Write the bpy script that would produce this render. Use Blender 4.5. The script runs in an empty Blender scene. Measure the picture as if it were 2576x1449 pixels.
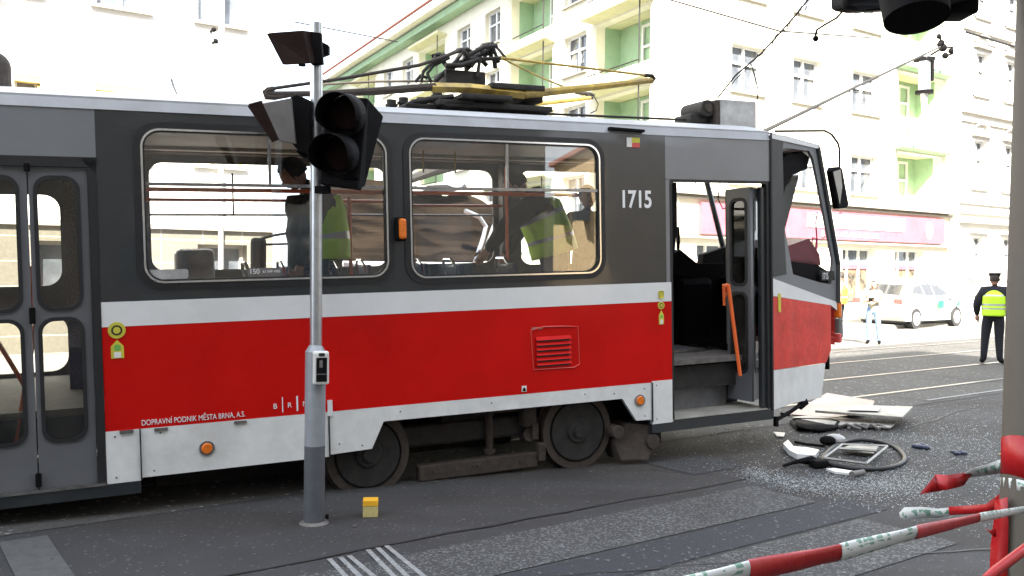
import bpy, bmesh, math, random
from mathutils import Vector, Matrix, noise
random.seed(7)
S = bpy.context.scene
COL = S.collection
PI = math.pi
# ------------------------------------------------------------------ camera
F_, CX, CY, H = 2300., 1288., 724.5, 1.8
PITCH, ROLL = 0.0239, 0.0108
FW = Vector((0, math.cos(PITCH), -math.sin(PITCH)))
R0 = Vector((1, 0, 0)); U0 = R0.cross(FW)
RT = R0*math.cos(ROLL)+U0*math.sin(ROLL); UP = U0*math.cos(ROLL)-R0*math.sin(ROLL)
CP = Vector((0, 0, H))
cam = bpy.data.objects.new('camera', bpy.data.cameras.new('camera')); COL.objects.link(cam)
cam.matrix_world = Matrix(((RT.x, UP.x, -FW.x, 0), (RT.y, UP.y, -FW.y, 0), (RT.z, UP.z, -FW.z, H), (0, 0, 0, 1)))
cam.data.sensor_width = 36; cam.data.lens = F_/2576*36; cam.data.clip_end = 500; cam.data.clip_start = .05
S.camera = cam
# ------------------------------------------------------------------ sky, sun, exposure
SUN_EL, SUN_AZ = math.radians(42), math.radians(-6)     # light travels towards +Y, slightly -X
w = bpy.data.worlds.new('World'); S.world = w; w.use_nodes = True
nt = w.node_tree; sky = nt.nodes.new('ShaderNodeTexSky'); sky.sky_type = 'NISHITA'; sky.sun_disc = False
sky.sun_elevation = SUN_EL; sky.sun_rotation = PI+SUN_AZ; sky.dust_density = 2.5; sky.air_density = 1.0; sky.ozone_density = 1.0
# thin bright high cloud over the blue
wtc = nt.nodes.new('ShaderNodeTexCoord'); wno = nt.nodes.new('ShaderNodeTexNoise'); wno.inputs['Scale'].default_value = 2.2; wno.inputs['Detail'].default_value = 6
nt.links.new(wtc.outputs['Generated'], wno.inputs['Vector'])
wmr = nt.nodes.new('ShaderNodeMapRange'); wmr.inputs[1].default_value = .3; wmr.inputs[2].default_value = .7; wmr.inputs[3].default_value = .62; wmr.inputs[4].default_value = .95
nt.links.new(wno.outputs['Fac'], wmr.inputs[0])
wmx = nt.nodes.new('ShaderNodeMix'); wmx.data_type = 'RGBA'; wmx.inputs['B'].default_value = (3.1, 3.3, 3.6, 1)
nt.links.new(wmr.outputs[0], wmx.inputs['Factor']); nt.links.new(sky.outputs[0], wmx.inputs['A']); nt.links.new(wmx.outputs['Result'], nt.nodes['Background'].inputs[0]); nt.nodes['Background'].inputs[1].default_value = 0.15
sl = bpy.data.lights.new('sun', 'SUN'); sl.energy = 5.0; sl.angle = math.radians(.6); sl.color = (1, .95, .86)
so = bpy.data.objects.new('sun', sl); COL.objects.link(so)
ld = Vector((math.sin(SUN_AZ)*math.cos(SUN_EL), math.cos(SUN_AZ)*math.cos(SUN_EL), -math.sin(SUN_EL)))
so.rotation_euler = ld.to_track_quat('-Z', 'Y').to_euler(); so.location = (0, -20, 30)
S.view_settings.view_transform = 'Standard'; S.view_settings.look = 'None'; S.view_settings.gamma = 1
S.view_settings.exposure = 2.58
S.cycles.transparent_max_bounces = 24; S.cycles.max_bounces = 10

# ------------------------------------------------------------------ measuring helpers (photo point + a real plane -> place)
def ray(x, y): return FW*F_+RT*(x-CX)-UP*(y-CY)
def G(x, y, z=0.): r = ray(x, y); return CP+r*((z-H)/r.z)
def D(x, y, Z): r = ray(x, y); return CP+r*(Z/F_)
AV = Vector((.813, .582, 0)); NV = Vector((-.582, .813, 0))
def AN(a, n, z=0.): return AV*a+NV*n+Vector((0, 0, z))
def plane_pt(x, y, o, n): r = ray(x, y); return CP+r*((o-CP).dot(n)/r.dot(n))
TX = ray(6185, 550).normalized(); TY = Vector((-TX.y, TX.x, 0)).normalized(); TZ = TX.cross(TY)
TO = G(1457, 1177)-TY*.12
def TL(x, y, v=0.):
    p = plane_pt(x, y, TO+TY*v, TY)-TO
    return Vector((p.dot(TX), v, p.dot(TZ)))
TRAM_M = Matrix(((TX.x, TY.x, TZ.x, TO.x), (TX.y, TY.y, TZ.y, TO.y), (TX.z, TY.z, TZ.z, TO.z), (0, 0, 0, 1)))
def to_tram(p): return TRAM_M.inverted() @ p

# ------------------------------------------------------------------ materials
def pr(m): return m.node_tree.nodes['Principled BSDF']
def mat(name, col, rough=.6, metal=0., var=.15, scale=8., bump=0., coat=0., col2=None, detail=6, spec=.5, emit=0., dirt=0., wave=0.):
    m = bpy.data.materials.new(name); m.use_nodes = True; t = m.node_tree; b = pr(m)
    b.inputs['Roughness'].default_value = rough; b.inputs['Metallic'].default_value = metal
    b.inputs['Coat Weight'].default_value = coat; b.inputs['Coat Roughness'].default_value = .08
    b.inputs['Specular IOR Level'].default_value = spec
    c = (*col, 1)
    tc = t.nodes.new('ShaderNodeTexCoord')
    n = t.nodes.new('ShaderNodeTexNoise'); n.inputs['Scale'].default_value = scale; n.inputs['Detail'].default_value = detail
    n.inputs['Roughness'].default_value = .65
    t.links.new(tc.outputs['Object'], n.inputs['Vector'])
    r = t.nodes.new('ShaderNodeValToRGB'); r.color_ramp.elements[0].position = .3; r.color_ramp.elements[1].position = .7
    c2 = col2 or tuple(x*(1-var) for x in col); c1 = col if col2 else tuple(min(1, x*(1+var)) for x in col)
    r.color_ramp.elements[0].color = (*c2, 1); r.color_ramp.elements[1].color = (*c1, 1)
    t.links.new(n.outputs['Fac'], r.inputs['Fac'])
    out = r.outputs['Color']
    if dirt:
        n2 = t.nodes.new('ShaderNodeTexNoise'); n2.inputs['Scale'].default_value = 1.7; n2.inputs['Detail'].default_value = 9; n2.inputs['Roughness'].default_value = .75
        t.links.new(tc.outputs['Object'], n2.inputs['Vector'])
        r2 = t.nodes.new('ShaderNodeValToRGB'); r2.color_ramp.elements[0].position = .45; r2.color_ramp.elements[1].position = .75
        r2.color_ramp.elements[0].color = (0, 0, 0, 1); r2.color_ramp.elements[1].color = (dirt, dirt, dirt, 1)
        t.links.new(n2.outputs['Fac'], r2.inputs['Fac'])
        mx = t.nodes.new('ShaderNodeMix'); mx.data_type = 'RGBA'; mx.inputs['B'].default_value = (.16, .13, .10, 1)
        t.links.new(r2.outputs['Color'], mx.inputs['Factor']); t.links.new(out, mx.inputs['A']); out = mx.outputs['Result']
    t.links.new(out, b.inputs['Base Color'])
    if emit:
        b.inputs['Emission Color'].default_value = c; b.inputs['Emission Strength'].default_value = emit
    if wave:
        nw = t.nodes.new('ShaderNodeTexNoise'); nw.inputs['Scale'].default_value = 1.6; nw.inputs['Detail'].default_value = 2
        t.links.new(tc.outputs['Object'], nw.inputs['Vector'])
        bw = t.nodes.new('ShaderNodeBump'); bw.inputs['Strength'].default_value = wave; bw.inputs['Distance'].default_value = .05
        t.links.new(nw.outputs['Fac'], bw.inputs['Height']); t.links.new(bw.outputs[0], b.inputs['Normal']); t.links.new(bw.outputs[0], b.inputs['Coat Normal'])
    if bump:
        bp = t.nodes.new('ShaderNodeBump'); bp.inputs['Strength'].default_value = bump; bp.inputs['Distance'].default_value = .02
        t.links.new(n.outputs['Fac'], bp.inputs['Height']); t.links.new(bp.outputs[0], b.inputs['Normal'])
    return m
def glass(name, tint=(1, 1, 1), refl=1.9, rough=.0, film=0.):
    m = bpy.data.materials.new(name); m.use_nodes = True; t = m.node_tree; t.nodes.clear()
    o = t.nodes.new('ShaderNodeOutputMaterial'); tr = t.nodes.new('ShaderNodeBsdfTransparent'); tr.inputs[0].default_value = (*tint, 1)
    g = t.nodes.new('ShaderNodeBsdfGlossy'); g.inputs['Roughness'].default_value = rough
    fr = t.nodes.new('ShaderNodeFresnel'); fr.inputs['IOR'].default_value = refl
    mx = t.nodes.new('ShaderNodeMixShader'); t.links.new(fr.outputs[0], mx.inputs[0]); t.links.new(tr.outputs[0], mx.inputs[1]); t.links.new(g.outputs[0], mx.inputs[2])
    fin = mx
    if film:
        d = t.nodes.new('ShaderNodeBsdfDiffuse'); d.inputs[0].default_value = (.5, .48, .44, 1)
        nz = t.nodes.new('ShaderNodeTexNoise'); nz.inputs['Scale'].default_value = 2.5; nz.inputs['Detail'].default_value = 8
        tc = t.nodes.new('ShaderNodeTexCoord'); t.links.new(tc.outputs['Object'], nz.inputs['Vector'])
        mr = t.nodes.new('ShaderNodeMapRange'); mr.inputs[1].default_value = .35; mr.inputs[2].default_value = .75; mr.inputs[4].default_value = film
        t.links.new(nz.outputs['Fac'], mr.inputs[0])
        m2 = t.nodes.new('ShaderNodeMixShader'); t.links.new(mr.outputs[0], m2.inputs[0]); t.links.new(mx.outputs[0], m2.inputs[1]); t.links.new(d.outputs[0], m2.inputs[2]); fin = m2
    t.links.new(fin.outputs[0], o.inputs[0]); return m
M = {}
M['greydark'] = mat('tram_dark_grey', (.016, .020, .023), .35, var=.12, scale=1.5, coat=.65, dirt=.08, wave=.12)
M['greylight'] = mat('tram_light_grey', (.165, .175, .185), .35, var=.08, scale=1.5, coat=.6, dirt=.12, wave=.12)
M['doorgrey'] = mat('tram_door_grey', (.105, .11, .12), .4, var=.1, scale=2, coat=.15, dirt=.18)
M['white'] = mat('tram_white', (.70, .71, .70), .4, var=.06, scale=2, coat=.2, dirt=.10, wave=.08)
M['skirt'] = mat('tram_skirt_white', (.68, .69, .67), .5, var=.10, scale=5, coat=.1, dirt=.25, wave=.08)
M['cant'] = mat('tram_cant_grey', (.28, .29, .30), .5, var=.12, scale=3, dirt=.4)
M['red'] = mat('tram_red', (.52, .005, .003), .55, var=.14, scale=1.2, coat=.06, dirt=.015, spec=.10, wave=.10)
M['redbent'] = mat('tram_bent_red', (.62, .045, .03), .4, var=.25, scale=4, bump=.5, coat=.2, dirt=.15)
M['roof'] = mat('tram_roof', (.30, .31, .32), .5, var=.15, scale=3, dirt=.5)
M['rubber'] = mat('rubber', (.012, .012, .013), .5, var=.3)
M['black'] = mat('black_plastic', (.0055, .005, .0055), .75, var=.3, scale=20, spec=.10)
M['blackbrown'] = mat('signal_black', (.016, .008, .006), .8, spec=.1, var=.35, scale=9)
M['under'] = mat('underframe', (.018, .016, .014), .8, var=.5, scale=9, bump=.4)
M['rust'] = mat('rusty_steel', (.055, .042, .032), .8, var=.5, scale=14, bump=.5, col2=(.028, .021, .017))
M['steel'] = mat('worn_steel', (.30, .29, .28), .35, .9, var=.3, scale=20)
M['chrome'] = mat('chrome', (.72, .72, .72), .18, 1., var=.08)
M['galv'] = mat('galvanised', (.52, .54, .56), .30, .85, var=.14, scale=14)
M['polegrey'] = mat('pole_grey_paint', (.30, .32, .34), .38, .15, var=.10, scale=12, dirt=.15)
M['poledark'] = mat('pole_dark_paint', (.085, .09, .10), .5, var=.15, scale=12, dirt=.2)
M['beigepole'] = mat('beige_pole', (.095, .084, .066), .6, var=.06, scale=4, dirt=.1)
M['orange'] = mat('orange_rail', (.80, .14, .03), .35, var=.1, coat=.3)
M['reflector'] = mat('orange_reflector', (.75, .17, .01), .25, var=.25, scale=60, coat=.6)
M['ceil'] = mat('ceiling_panel', (.30, .25, .20), .55, var=.2, scale=2)
M['ceil2'] = mat('ceiling_cream', (.55, .5, .4), .5, var=.1)
M['inner'] = mat('interior_panel', (.13, .12, .11), .6, var=.25, scale=5)
M['carpet'] = mat('speckled_panel', (.14, .12, .11), .9, var=.9, scale=90, detail=2)
M['bluefab'] = mat('blue_fabric', (.03, .035, .16), .9, var=.9, scale=90, detail=2)
M['seat'] = mat('seat_shell', (.03, .035, .07), .45, var=.2)
M['floor'] = mat('tram_floor', (.12, .11, .10), .7, var=.4, scale=12)
M['step'] = mat('tram_step', (.13, .135, .145), .6, var=.35, scale=5, dirt=.35)
M['yellow'] = mat('yellow_paint', (.42, .29, .05), .6, var=.45, scale=9, dirt=.8)
M['stick_y'] = mat('sticker_yellow', (.55, .50, .05), .5, var=.2)
M['stick_w'] = mat('sticker_white', (.7, .7, .66), .5, var=.05)
M['stick_g'] = mat('sticker_green', (.15, .4, .08), .5)
M['stick_r'] = mat('sticker_red', (.6, .08, .07), .5)
M['letter'] = mat('lettering_white', (.78, .78, .78), .5, var=.02)
M['glass'] = glass('tram_window_glass', (.98, .99, .99), 1.75, film=.015)
M['doorglass'] = glass('door_glass', (.82, .83, .80), 1.55, film=.05)
M['bglass'] = mat('building_glass', (.10, .12, .14), .05, var=.3, scale=3, spec=1.)
M['curtain'] = mat('window_glass_curtain', (.10, .11, .125), .12, var=.4, scale=3, spec=1.)
M['cream'] = mat('cream_render', (.80, .76, .62), .9, var=.06, scale=1.2, bump=.15, dirt=.12)
M['whitewall'] = mat('white_render', (.80, .79, .76), .9, var=.04, scale=1.2, bump=.15, dirt=.05)
M['greenw'] = mat('green_render', (.34, .49, .31), .9, var=.1, scale=3, bump=.1)
M['olive'] = mat('olive_render', (.62, .60, .38), .9, var=.1, scale=3)
M['ochre'] = mat('ochre_blind', (.50, .36, .12), .8, var=.12, scale=5)
M['shutter'] = mat('grey_shutter', (.22, .20, .17), .7, var=.15, scale=12)
M['wframe'] = mat('white_frame', (.78, .78, .76), .5, var=.04)
M['sill'] = mat('stone_sill', (.36, .33, .28), .7, var=.15)
M['redroof'] = mat('red_gutter', (.32, .10, .06), .7, var=.2)
M['plinth'] = None
M['skin'] = mat('skin', (.45, .25, .17), .55, var=.08)
M['hair'] = mat('dark_hair', (.03, .022, .016), .7, var=.3, scale=60, bump=.4)
M['navy'] = mat('navy_cloth', (.006, .0065, .012), .85, var=.35, scale=14, bump=.5)
M['darkjacket'] = mat('dark_jacket', (.020, .019, .017), .85, var=.35, scale=9, bump=.6)
M['greyjacket'] = mat('grey_jacket', (.09, .09, .095), .85, var=.3, scale=9, bump=.6)
M['jeans'] = mat('blue_jeans', (.16, .25, .38), .85, var=.3, scale=16, bump=.4)
M['hivis'] = mat('hi_vis_yellow', (.55, .90, .03), .6, var=.12, scale=8, bump=.3)
M['hiorange'] = mat('hi_vis_orange', (.85, .22, .03), .6, var=.12, scale=8, bump=.3)
M['reflect'] = mat('reflective_tape', (.42, .44, .44), .35, .3, var=.1)
M['pink'] = mat('pink_cloth', (.7, .18, .45), .8, var=.1)
M['tan'] = mat('tan_cloth', (.42, .36, .24), .8, var=.2, scale=9)
M['carwhite'] = mat('car_white', (.72, .73, .70), .25, var=.03, coat=.6)
M['cargreen'] = mat('car_green_stripe', (.03, .34, .12), .3, coat=.5)
M['carglass'] = mat('car_glass', (.045, .045, .045), .05, spec=1., var=.2)
M['tyre'] = mat('tyre', (.03, .03, .03), .85)
M['signred'] = mat('shop_sign_red', (.36, .10, .125), .6, var=.15, scale=2)
M['signwhite'] = mat('shop_sign_white', (.78, .76, .74), .6, var=.05)
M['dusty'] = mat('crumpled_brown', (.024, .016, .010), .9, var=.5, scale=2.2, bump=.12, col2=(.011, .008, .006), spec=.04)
M['goods'] = mat('window_goods', (.30, .20, .12), .6, scale=5, col2=(.03, .03, .025), detail=1)
M['cloud'] = mat('dented_panel', (.36, .36, .35), .4, var=.35, scale=5, bump=.5)
M['tapered'] = mat('tape_red', (.36, .006, .008), .42, var=.15, scale=12, bump=.2)
M['tanwall'] = mat('tan_wall', (.62, .45, .24), .9, var=.08, scale=2)
M['darkwall'] = mat('facing_wall', (.20, .185, .16), .9, var=.2, scale=2)
M['postit'] = mat('cube_yellow_top', (.80, .42, .02), .6, var=.05)
M['postit2'] = mat('cube_paper_side', (.50, .42, .17), .8, var=.12, scale=60)
M['paper'] = mat('pale_panel', (.33, .32, .285), .5, var=.35, scale=4, dirt=.3)
M['pinkpanel'] = mat('torn_red_white_panel', (.36, .34, .32), .5, var=.2, scale=2.2, col2=(.34, .22, .19))
def tape_mat():
    m = bpy.data.materials.new('tape_white'); m.use_nodes = True; t = m.node_tree; b = pr(m); b.inputs['Roughness'].default_value = .4
    uv = t.nodes.new('ShaderNodeUVMap'); sp = t.nodes.new('ShaderNodeSeparateXYZ'); t.links.new(uv.outputs[0], sp.inputs[0])
    wv = t.nodes.new('ShaderNodeTexNoise'); wv.inputs['Scale'].default_value = 55; wv.inputs['Detail'].default_value = 1
    mp = t.nodes.new('ShaderNodeMapping'); mp.inputs['Scale'].default_value = (1, .02, 1); t.links.new(uv.outputs[0], mp.inputs[0]); t.links.new(mp.outputs[0], wv.inputs['Vector'])
    g1 = t.nodes.new('ShaderNodeMath'); g1.operation = 'GREATER_THAN'; g1.inputs[1].default_value = .53; t.links.new(wv.outputs['Fac'], g1.inputs[0])
    a = t.nodes.new('ShaderNodeMath'); a.operation = 'COMPARE'; a.inputs[1].default_value = .5; a.inputs[2].default_value = .27; t.links.new(sp.outputs[1], a.inputs[0])
    mu = t.nodes.new('ShaderNodeMath'); mu.operation = 'MULTIPLY'; t.links.new(g1.outputs[0], mu.inputs[0]); t.links.new(a.outputs[0], mu.inputs[1])
    mx = t.nodes.new('ShaderNodeMix'); mx.data_type = 'RGBA'; mx.inputs['A'].default_value = (.60, .62, .60, 1); mx.inputs['B'].default_value = (.16, .30, .22, 1)
    t.links.new(mu.outputs[0], mx.inputs['Factor']); t.links.new(mx.outputs['Result'], b.inputs['Base Color']); return m
M['tapewhite'] = tape_mat()
def tile_mat():
    m = bpy.data.materials.new('stone_tiles'); m.use_nodes = True; t = m.node_tree; b = pr(m); b.inputs['Roughness'].default_value = .7
    tc = t.nodes.new('ShaderNodeTexCoord'); mp = t.nodes.new('ShaderNodeMapping'); mp.inputs['Rotation'].default_value = (PI/2, 0, 0)
    t.links.new(tc.outputs['Object'], mp.inputs[0])
    br = t.nodes.new('ShaderNodeTexBrick'); br.inputs['Scale'].default_value = 1; br.offset = 0
    br.inputs['Brick Width'].default_value = .8; br.inputs['Row Height'].default_value = .45; br.inputs['Mortar Size'].default_value = .012
    br.inputs['Color1'].default_value = (.145, .13, .105, 1); br.inputs['Color2'].default_value = (.175, .155, .12, 1); br.inputs['Mortar'].default_value = (.34, .32, .26, 1)
    nz = t.nodes.new('ShaderNodeTexNoise'); nz.inputs['Scale'].default_value = 14; nz.inputs['Detail'].default_value = 8; t.links.new(tc.outputs['Object'], nz.inputs['Vector'])
    mx = t.nodes.new('ShaderNodeMix'); mx.data_type = 'RGBA'; mx.blend_type = 'MULTIPLY'; mx.inputs['Factor'].default_value = .7
    t.links.new(mp.outputs[0], br.inputs['Vector']); t.links.new(br.outputs['Color'], mx.inputs['A']); 
    rr_ = t.nodes.new('ShaderNodeMapRange'); rr_.inputs[3].default_value = .6; rr_.inputs[4].default_value = 1.5; t.links.new(nz.outputs['Fac'], rr_.inputs[0]); t.links.new(rr_.outputs[0], mx.inputs['B'])
    t.links.new(mx.outputs['Result'], b.inputs['Base Color']); return m
M['plinth'] = tile_mat()
def asphalt(name, base, speck, amt, sc=140., patch=(.9, 1.12), tint=None, crack=0.):
    m = bpy.data.materials.new(name); m.use_nodes = True; t = m.node_tree; b = pr(m); b.inputs['Roughness'].default_value = .85
    tc = t.nodes.new('ShaderNodeTexCoord')
    big = t.nodes.new('ShaderNodeTexNoise'); big.inputs['Scale'].default_value = .55; big.inputs['Detail'].default_value = 6; big.inputs['Roughness'].default_value = .7
    t.links.new(tc.outputs['Object'], big.inputs['Vector'])
    mr = t.nodes.new('ShaderNodeMapRange'); mr.inputs[1].default_value = .3; mr.inputs[2].default_value = .7; mr.inputs[3].default_value = patch[0]; mr.inputs[4].default_value = patch[1]
    t.links.new(big.outputs['Fac'], mr.inputs[0])
    fine = t.nodes.new('ShaderNodeTexNoise'); fine.inputs['Scale'].default_value = sc; fine.inputs['Detail'].default_value = 3; fine.inputs['Roughness'].default_value = .8
    t.links.new(tc.outputs['Object'], fine.inputs['Vector'])
    vo = t.nodes.new('ShaderNodeTexVoronoi'); vo.inputs['Scale'].default_value = sc*.55; t.links.new(tc.outputs['Object'], vo.inputs['Vector'])
    rp = t.nodes.new('ShaderNodeValToRGB'); rp.color_ramp.elements[0].position = 0.42; rp.color_ramp.elements[1].position = .62
    rp.color_ramp.elements[0].color = (*[c*.62 for c in base], 1); rp.color_ramp.elements[1].color = (*[c*1.35 for c in base], 1)
    t.links.new(fine.outputs['Fac'], rp.inputs['Fac'])
    th = t.nodes.new('ShaderNodeMath'); th.operation = 'GREATER_THAN'; th.inputs[1].default_value = 1-amt
    sc_ = t.nodes.new('ShaderNodeSeparateColor'); t.links.new(vo.outputs['Color'], sc_.inputs[0]); t.links.new(sc_.outputs[0], th.inputs[0])
    mx = t.nodes.new('ShaderNodeMix'); mx.data_type = 'RGBA'; mx.inputs['B'].default_value = (*speck, 1)
    t.links.new(th.outputs[0], mx.inputs['Factor']); t.links.new(rp.outputs['Color'], mx.inputs['A'])
    mu = t.nodes.new('ShaderNodeMix'); mu.data_type = 'RGBA'; mu.blend_type = 'MULTIPLY'; mu.inputs['Factor'].default_value = 1
    t.links.new(mx.outputs['Result'], mu.inputs['A']); t.links.new(mr.outputs[0], mu.inputs['B'])
    last = mu.outputs['Result']
    if tint:   # long worn streaks along the street
        mp = t.nodes.new('ShaderNodeMapping'); mp.inputs['Rotation'].default_value = (0, 0, -math.atan2(.582, .813)); mp.inputs['Scale'].default_value = (.12, .9, 1)
        t.links.new(tc.outputs['Object'], mp.inputs[0])
        st = t.nodes.new('ShaderNodeTexNoise'); st.inputs['Scale'].default_value = 1.6; st.inputs['Detail'].default_value = 5; t.links.new(mp.outputs[0], st.inputs['Vector'])
        r3 = t.nodes.new('ShaderNodeMapRange'); r3.inputs[1].default_value = .42; r3.inputs[2].default_value = .62; t.links.new(st.outputs['Fac'], r3.inputs[0])
        m3 = t.nodes.new('ShaderNodeMix'); m3.data_type = 'RGBA'; m3.blend_type = 'MULTIPLY'; m3.inputs['B'].default_value = (*tint, 1)
        t.links.new(r3.outputs[0], m3.inputs['Factor']); t.links.new(last, m3.inputs['A']); last = m3.outputs['Result']
    if crack:
        vc = t.nodes.new('ShaderNodeTexVoronoi'); vc.feature = 'DISTANCE_TO_EDGE'; vc.inputs['Scale'].default_value = crack
        nd = t.nodes.new('ShaderNodeTexNoise'); nd.inputs['Scale'].default_value = 3; nd.inputs['Detail'].default_value = 6
        t.links.new(tc.outputs['Object'], nd.inputs['Vector'])
        ad = t.nodes.new('ShaderNodeMix'); ad.data_type = 'VECTOR'; ad.inputs['Factor'].default_value = .25
        t.links.new(tc.outputs['Object'], ad.inputs['A']); t.links.new(nd.outputs['Color'], ad.inputs['B']); t.links.new(ad.outputs['Result'], vc.inputs['Vector'])
        lt = t.nodes.new('ShaderNodeMath'); lt.operation = 'LESS_THAN'; lt.inputs[1].default_value = .012; t.links.new(vc.outputs['Distance'], lt.inputs[0])
        nm = t.nodes.new('ShaderNodeMath'); nm.operation = 'GREATER_THAN'; nm.inputs[1].default_value = .5; t.links.new(big.outputs['Fac'], nm.inputs[0])
        ml = t.nodes.new('ShaderNodeMath'); ml.operation = 'MULTIPLY'; t.links.new(lt.outputs[0], ml.inputs[0]); t.links.new(nm.outputs[0], ml.inputs[1])
        m4 = t.nodes.new('ShaderNodeMix'); m4.data_type = 'RGBA'; m4.inputs['B'].default_value = (.012, .012, .012, 1)
        t.links.new(ml.outputs[0], m4.inputs['Factor']); t.links.new(last, m4.inputs['A']); last = m4.outputs['Result']
    t.links.new(last, b.inputs['Base Color'])
    bp = t.nodes.new('ShaderNodeBump'); bp.inputs['Strength'].default_value = .7; bp.inputs['Distance'].default_value = .006
    t.links.new(fine.outputs['Fac'], bp.inputs['Height']); t.links.new(bp.outputs[0], b.inputs['Normal'])
    return m
M['asphalt'] = asphalt('asphalt', (.041, .041, .041), (.10, .10, .10), .02, 120, patch=(.70, 1.25), tint=(.80, .70, .64))
M['strip'] = asphalt('worn_crossing', (.052, .051, .049), (.14, .14, .135), .22, 150, patch=(.72, 1.22))
M['patch'] = asphalt('dark_asphalt', (.030, .031, .035), (.12, .12, .12), .03, 110)
M['concrete'] = asphalt('track_concrete', (.062, .059, .053), (.2, .2, .2), .03, 60, patch=(.85, 1.15))
M['marking'] = mat('white_marking', (.24, .245, .24), .8, var=.35, scale=30, dirt=.5)
M['faded'] = mat('faded_marking', (.082, .084, .080), .85, var=.25, scale=12)
M['tar'] = mat('tar_joint', (.02, .02, .02), .6)
M['paleroad'] = asphalt('pale_asphalt', (.17, .16, .14), (.25, .25, .24), .03, 60)
M['pave'] = asphalt('pavement', (.24, .23, .21), (.4, .4, .4), .05, 40)

# ------------------------------------------------------------------ mesh helpers
class MB:
    def __init__(s): s.b = bmesh.new()
    def box(s, c, d, R=None, bev=0.):
        m = Matrix.Translation(Vector(c)) @ (R.to_4x4() if R else Matrix.Identity(4)) @ Matrix.Diagonal((d[0], d[1], d[2], 1))
        r = bmesh.ops.create_cube(s.b, size=1, matrix=m)
        if bev:
            es = list({e for v in r['verts'] for e in v.link_edges})
            bmesh.ops.bevel(s.b, geom=es, offset=bev, segments=2, profile=.5, affect='EDGES')
        return s
    def cyl(s, p0, p1, r0, r1=None, n=16, cap=True):
        p0 = Vector(p0); p1 = Vector(p1); d = p1-p0; r1 = r0 if r1 is None else r1
        m = Matrix.Translation((p0+p1)/2) @ d.to_track_quat('Z', 'Y').to_matrix().to_4x4()
        bmesh.ops.create_cone(s.b, cap_ends=cap, segments=n, radius1=r0, radius2=r1, depth=d.length, matrix=m); return s
    def tube(s, pts, r, n=8, rs=None):
        pts = [Vector(p) for p in pts]; rings = []; up = Vector((0, 0, 1)); prev = None
        for i, p in enumerate(pts):
            t = (pts[min(i+1, len(pts)-1)]-pts[max(i-1, 0)]).normalized()
            if prev is None:
                a = t.cross(up if abs(t.z) < .95 else Vector((1, 0, 0))).normalized()
            else: a = (prev-t*prev.dot(t)).normalized()
            prev = a; b_ = t.cross(a); rad = rs[i] if rs else r
            rings.append([s.b.verts.new(p+(a*math.cos(2*PI*k/n)+b_*math.sin(2*PI*k/n))*rad) for k in range(n)])
        for i in range(len(rings)-1):
            for k in range(n): s.b.faces.new((rings[i][k], rings[i][(k+1) % n], rings[i+1][(k+1) % n], rings[i+1][k]))
        s.b.faces.new(rings[0][::-1]); s.b.faces.new(rings[-1]); return s
    def sph(s, c, r, sc=(1, 1, 1), R=None, u=16, v=10):
        m = Matrix.Translation(Vector(c)) @ (R.to_4x4() if R else Matrix.Identity(4)) @ Matrix.Diagonal((sc[0]*r, sc[1]*r, sc[2]*r, 1))
        bmesh.ops.create_uvsphere(s.b, u_segments=u, v_segments=v, radius=1, matrix=m); return s
    def quad(s, *p): s.b.faces.new([s.b.verts.new(Vector(q)) for q in p]); return s
    def prism(s, poly, d):
        """poly: 3d points, d: extrusion vector"""
        a = [s.b.verts.new(Vector(p)) for p in poly]; b_ = [s.b.verts.new(Vector(p)+Vector(d)) for p in poly]
        n = len(poly); s.b.faces.new(a); s.b.faces.new(b_[::-1])
        for i in range(n): s.b.faces.new((a[i], b_[i], b_[(i+1) % n], a[(i+1) % n]))
        return s
    def build(s, name, m, parent=None, smooth=False, bev=0.):
        bmesh.ops.recalc_face_normals(s.b, faces=s.b.faces)
        me = bpy.data.meshes.new(name); s.b.to_mesh(me); s.b.free()
        for x in (m if isinstance(m, (list, tuple)) else [m]): me.materials.append(x)
        o = bpy.data.objects.new(name, me); COL.objects.link(o)
        if parent: o.parent = parent
        if smooth:
            for p in me.polygons: p.use_smooth = True
            if smooth == 'auto':
                me.set_sharp_from_angle(angle=math.radians(35))
        if bev:
            md = o.modifiers.new('bevel', 'BEVEL'); md.width = bev; md.segments = 2; md.limit_method = 'ANGLE'
        return o
def tag(o, label=None, cat=None, group=None, kind=None):
    if label: o['label'] = label
    if cat: o['category'] = cat
    if group: o['group'] = group
    if kind: o['kind'] = kind
    return o
def root(name, mtx, label, cat, group=None):
    o = bpy.data.objects.new(name, None); COL.objects.link(o); o.empty_display_size = .2
    o.matrix_world = mtx if isinstance(mtx, Matrix) else Matrix.Translation(Vector(mtx)); return tag(o, label, cat, group)
def rr(x0, y0, x1, y1, r, n=6):
    out = []
    for cx, cy, a0 in ((x1-r, y1-r, 0), (x0+r, y1-r, 90), (x0+r, y0+r, 180), (x1-r, y0+r, 270)):
        for k in range(n+1):
            a = math.radians(a0+90*k/n); out.append((cx+r*math.cos(a), cy+r*math.sin(a)))
    return out
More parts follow.
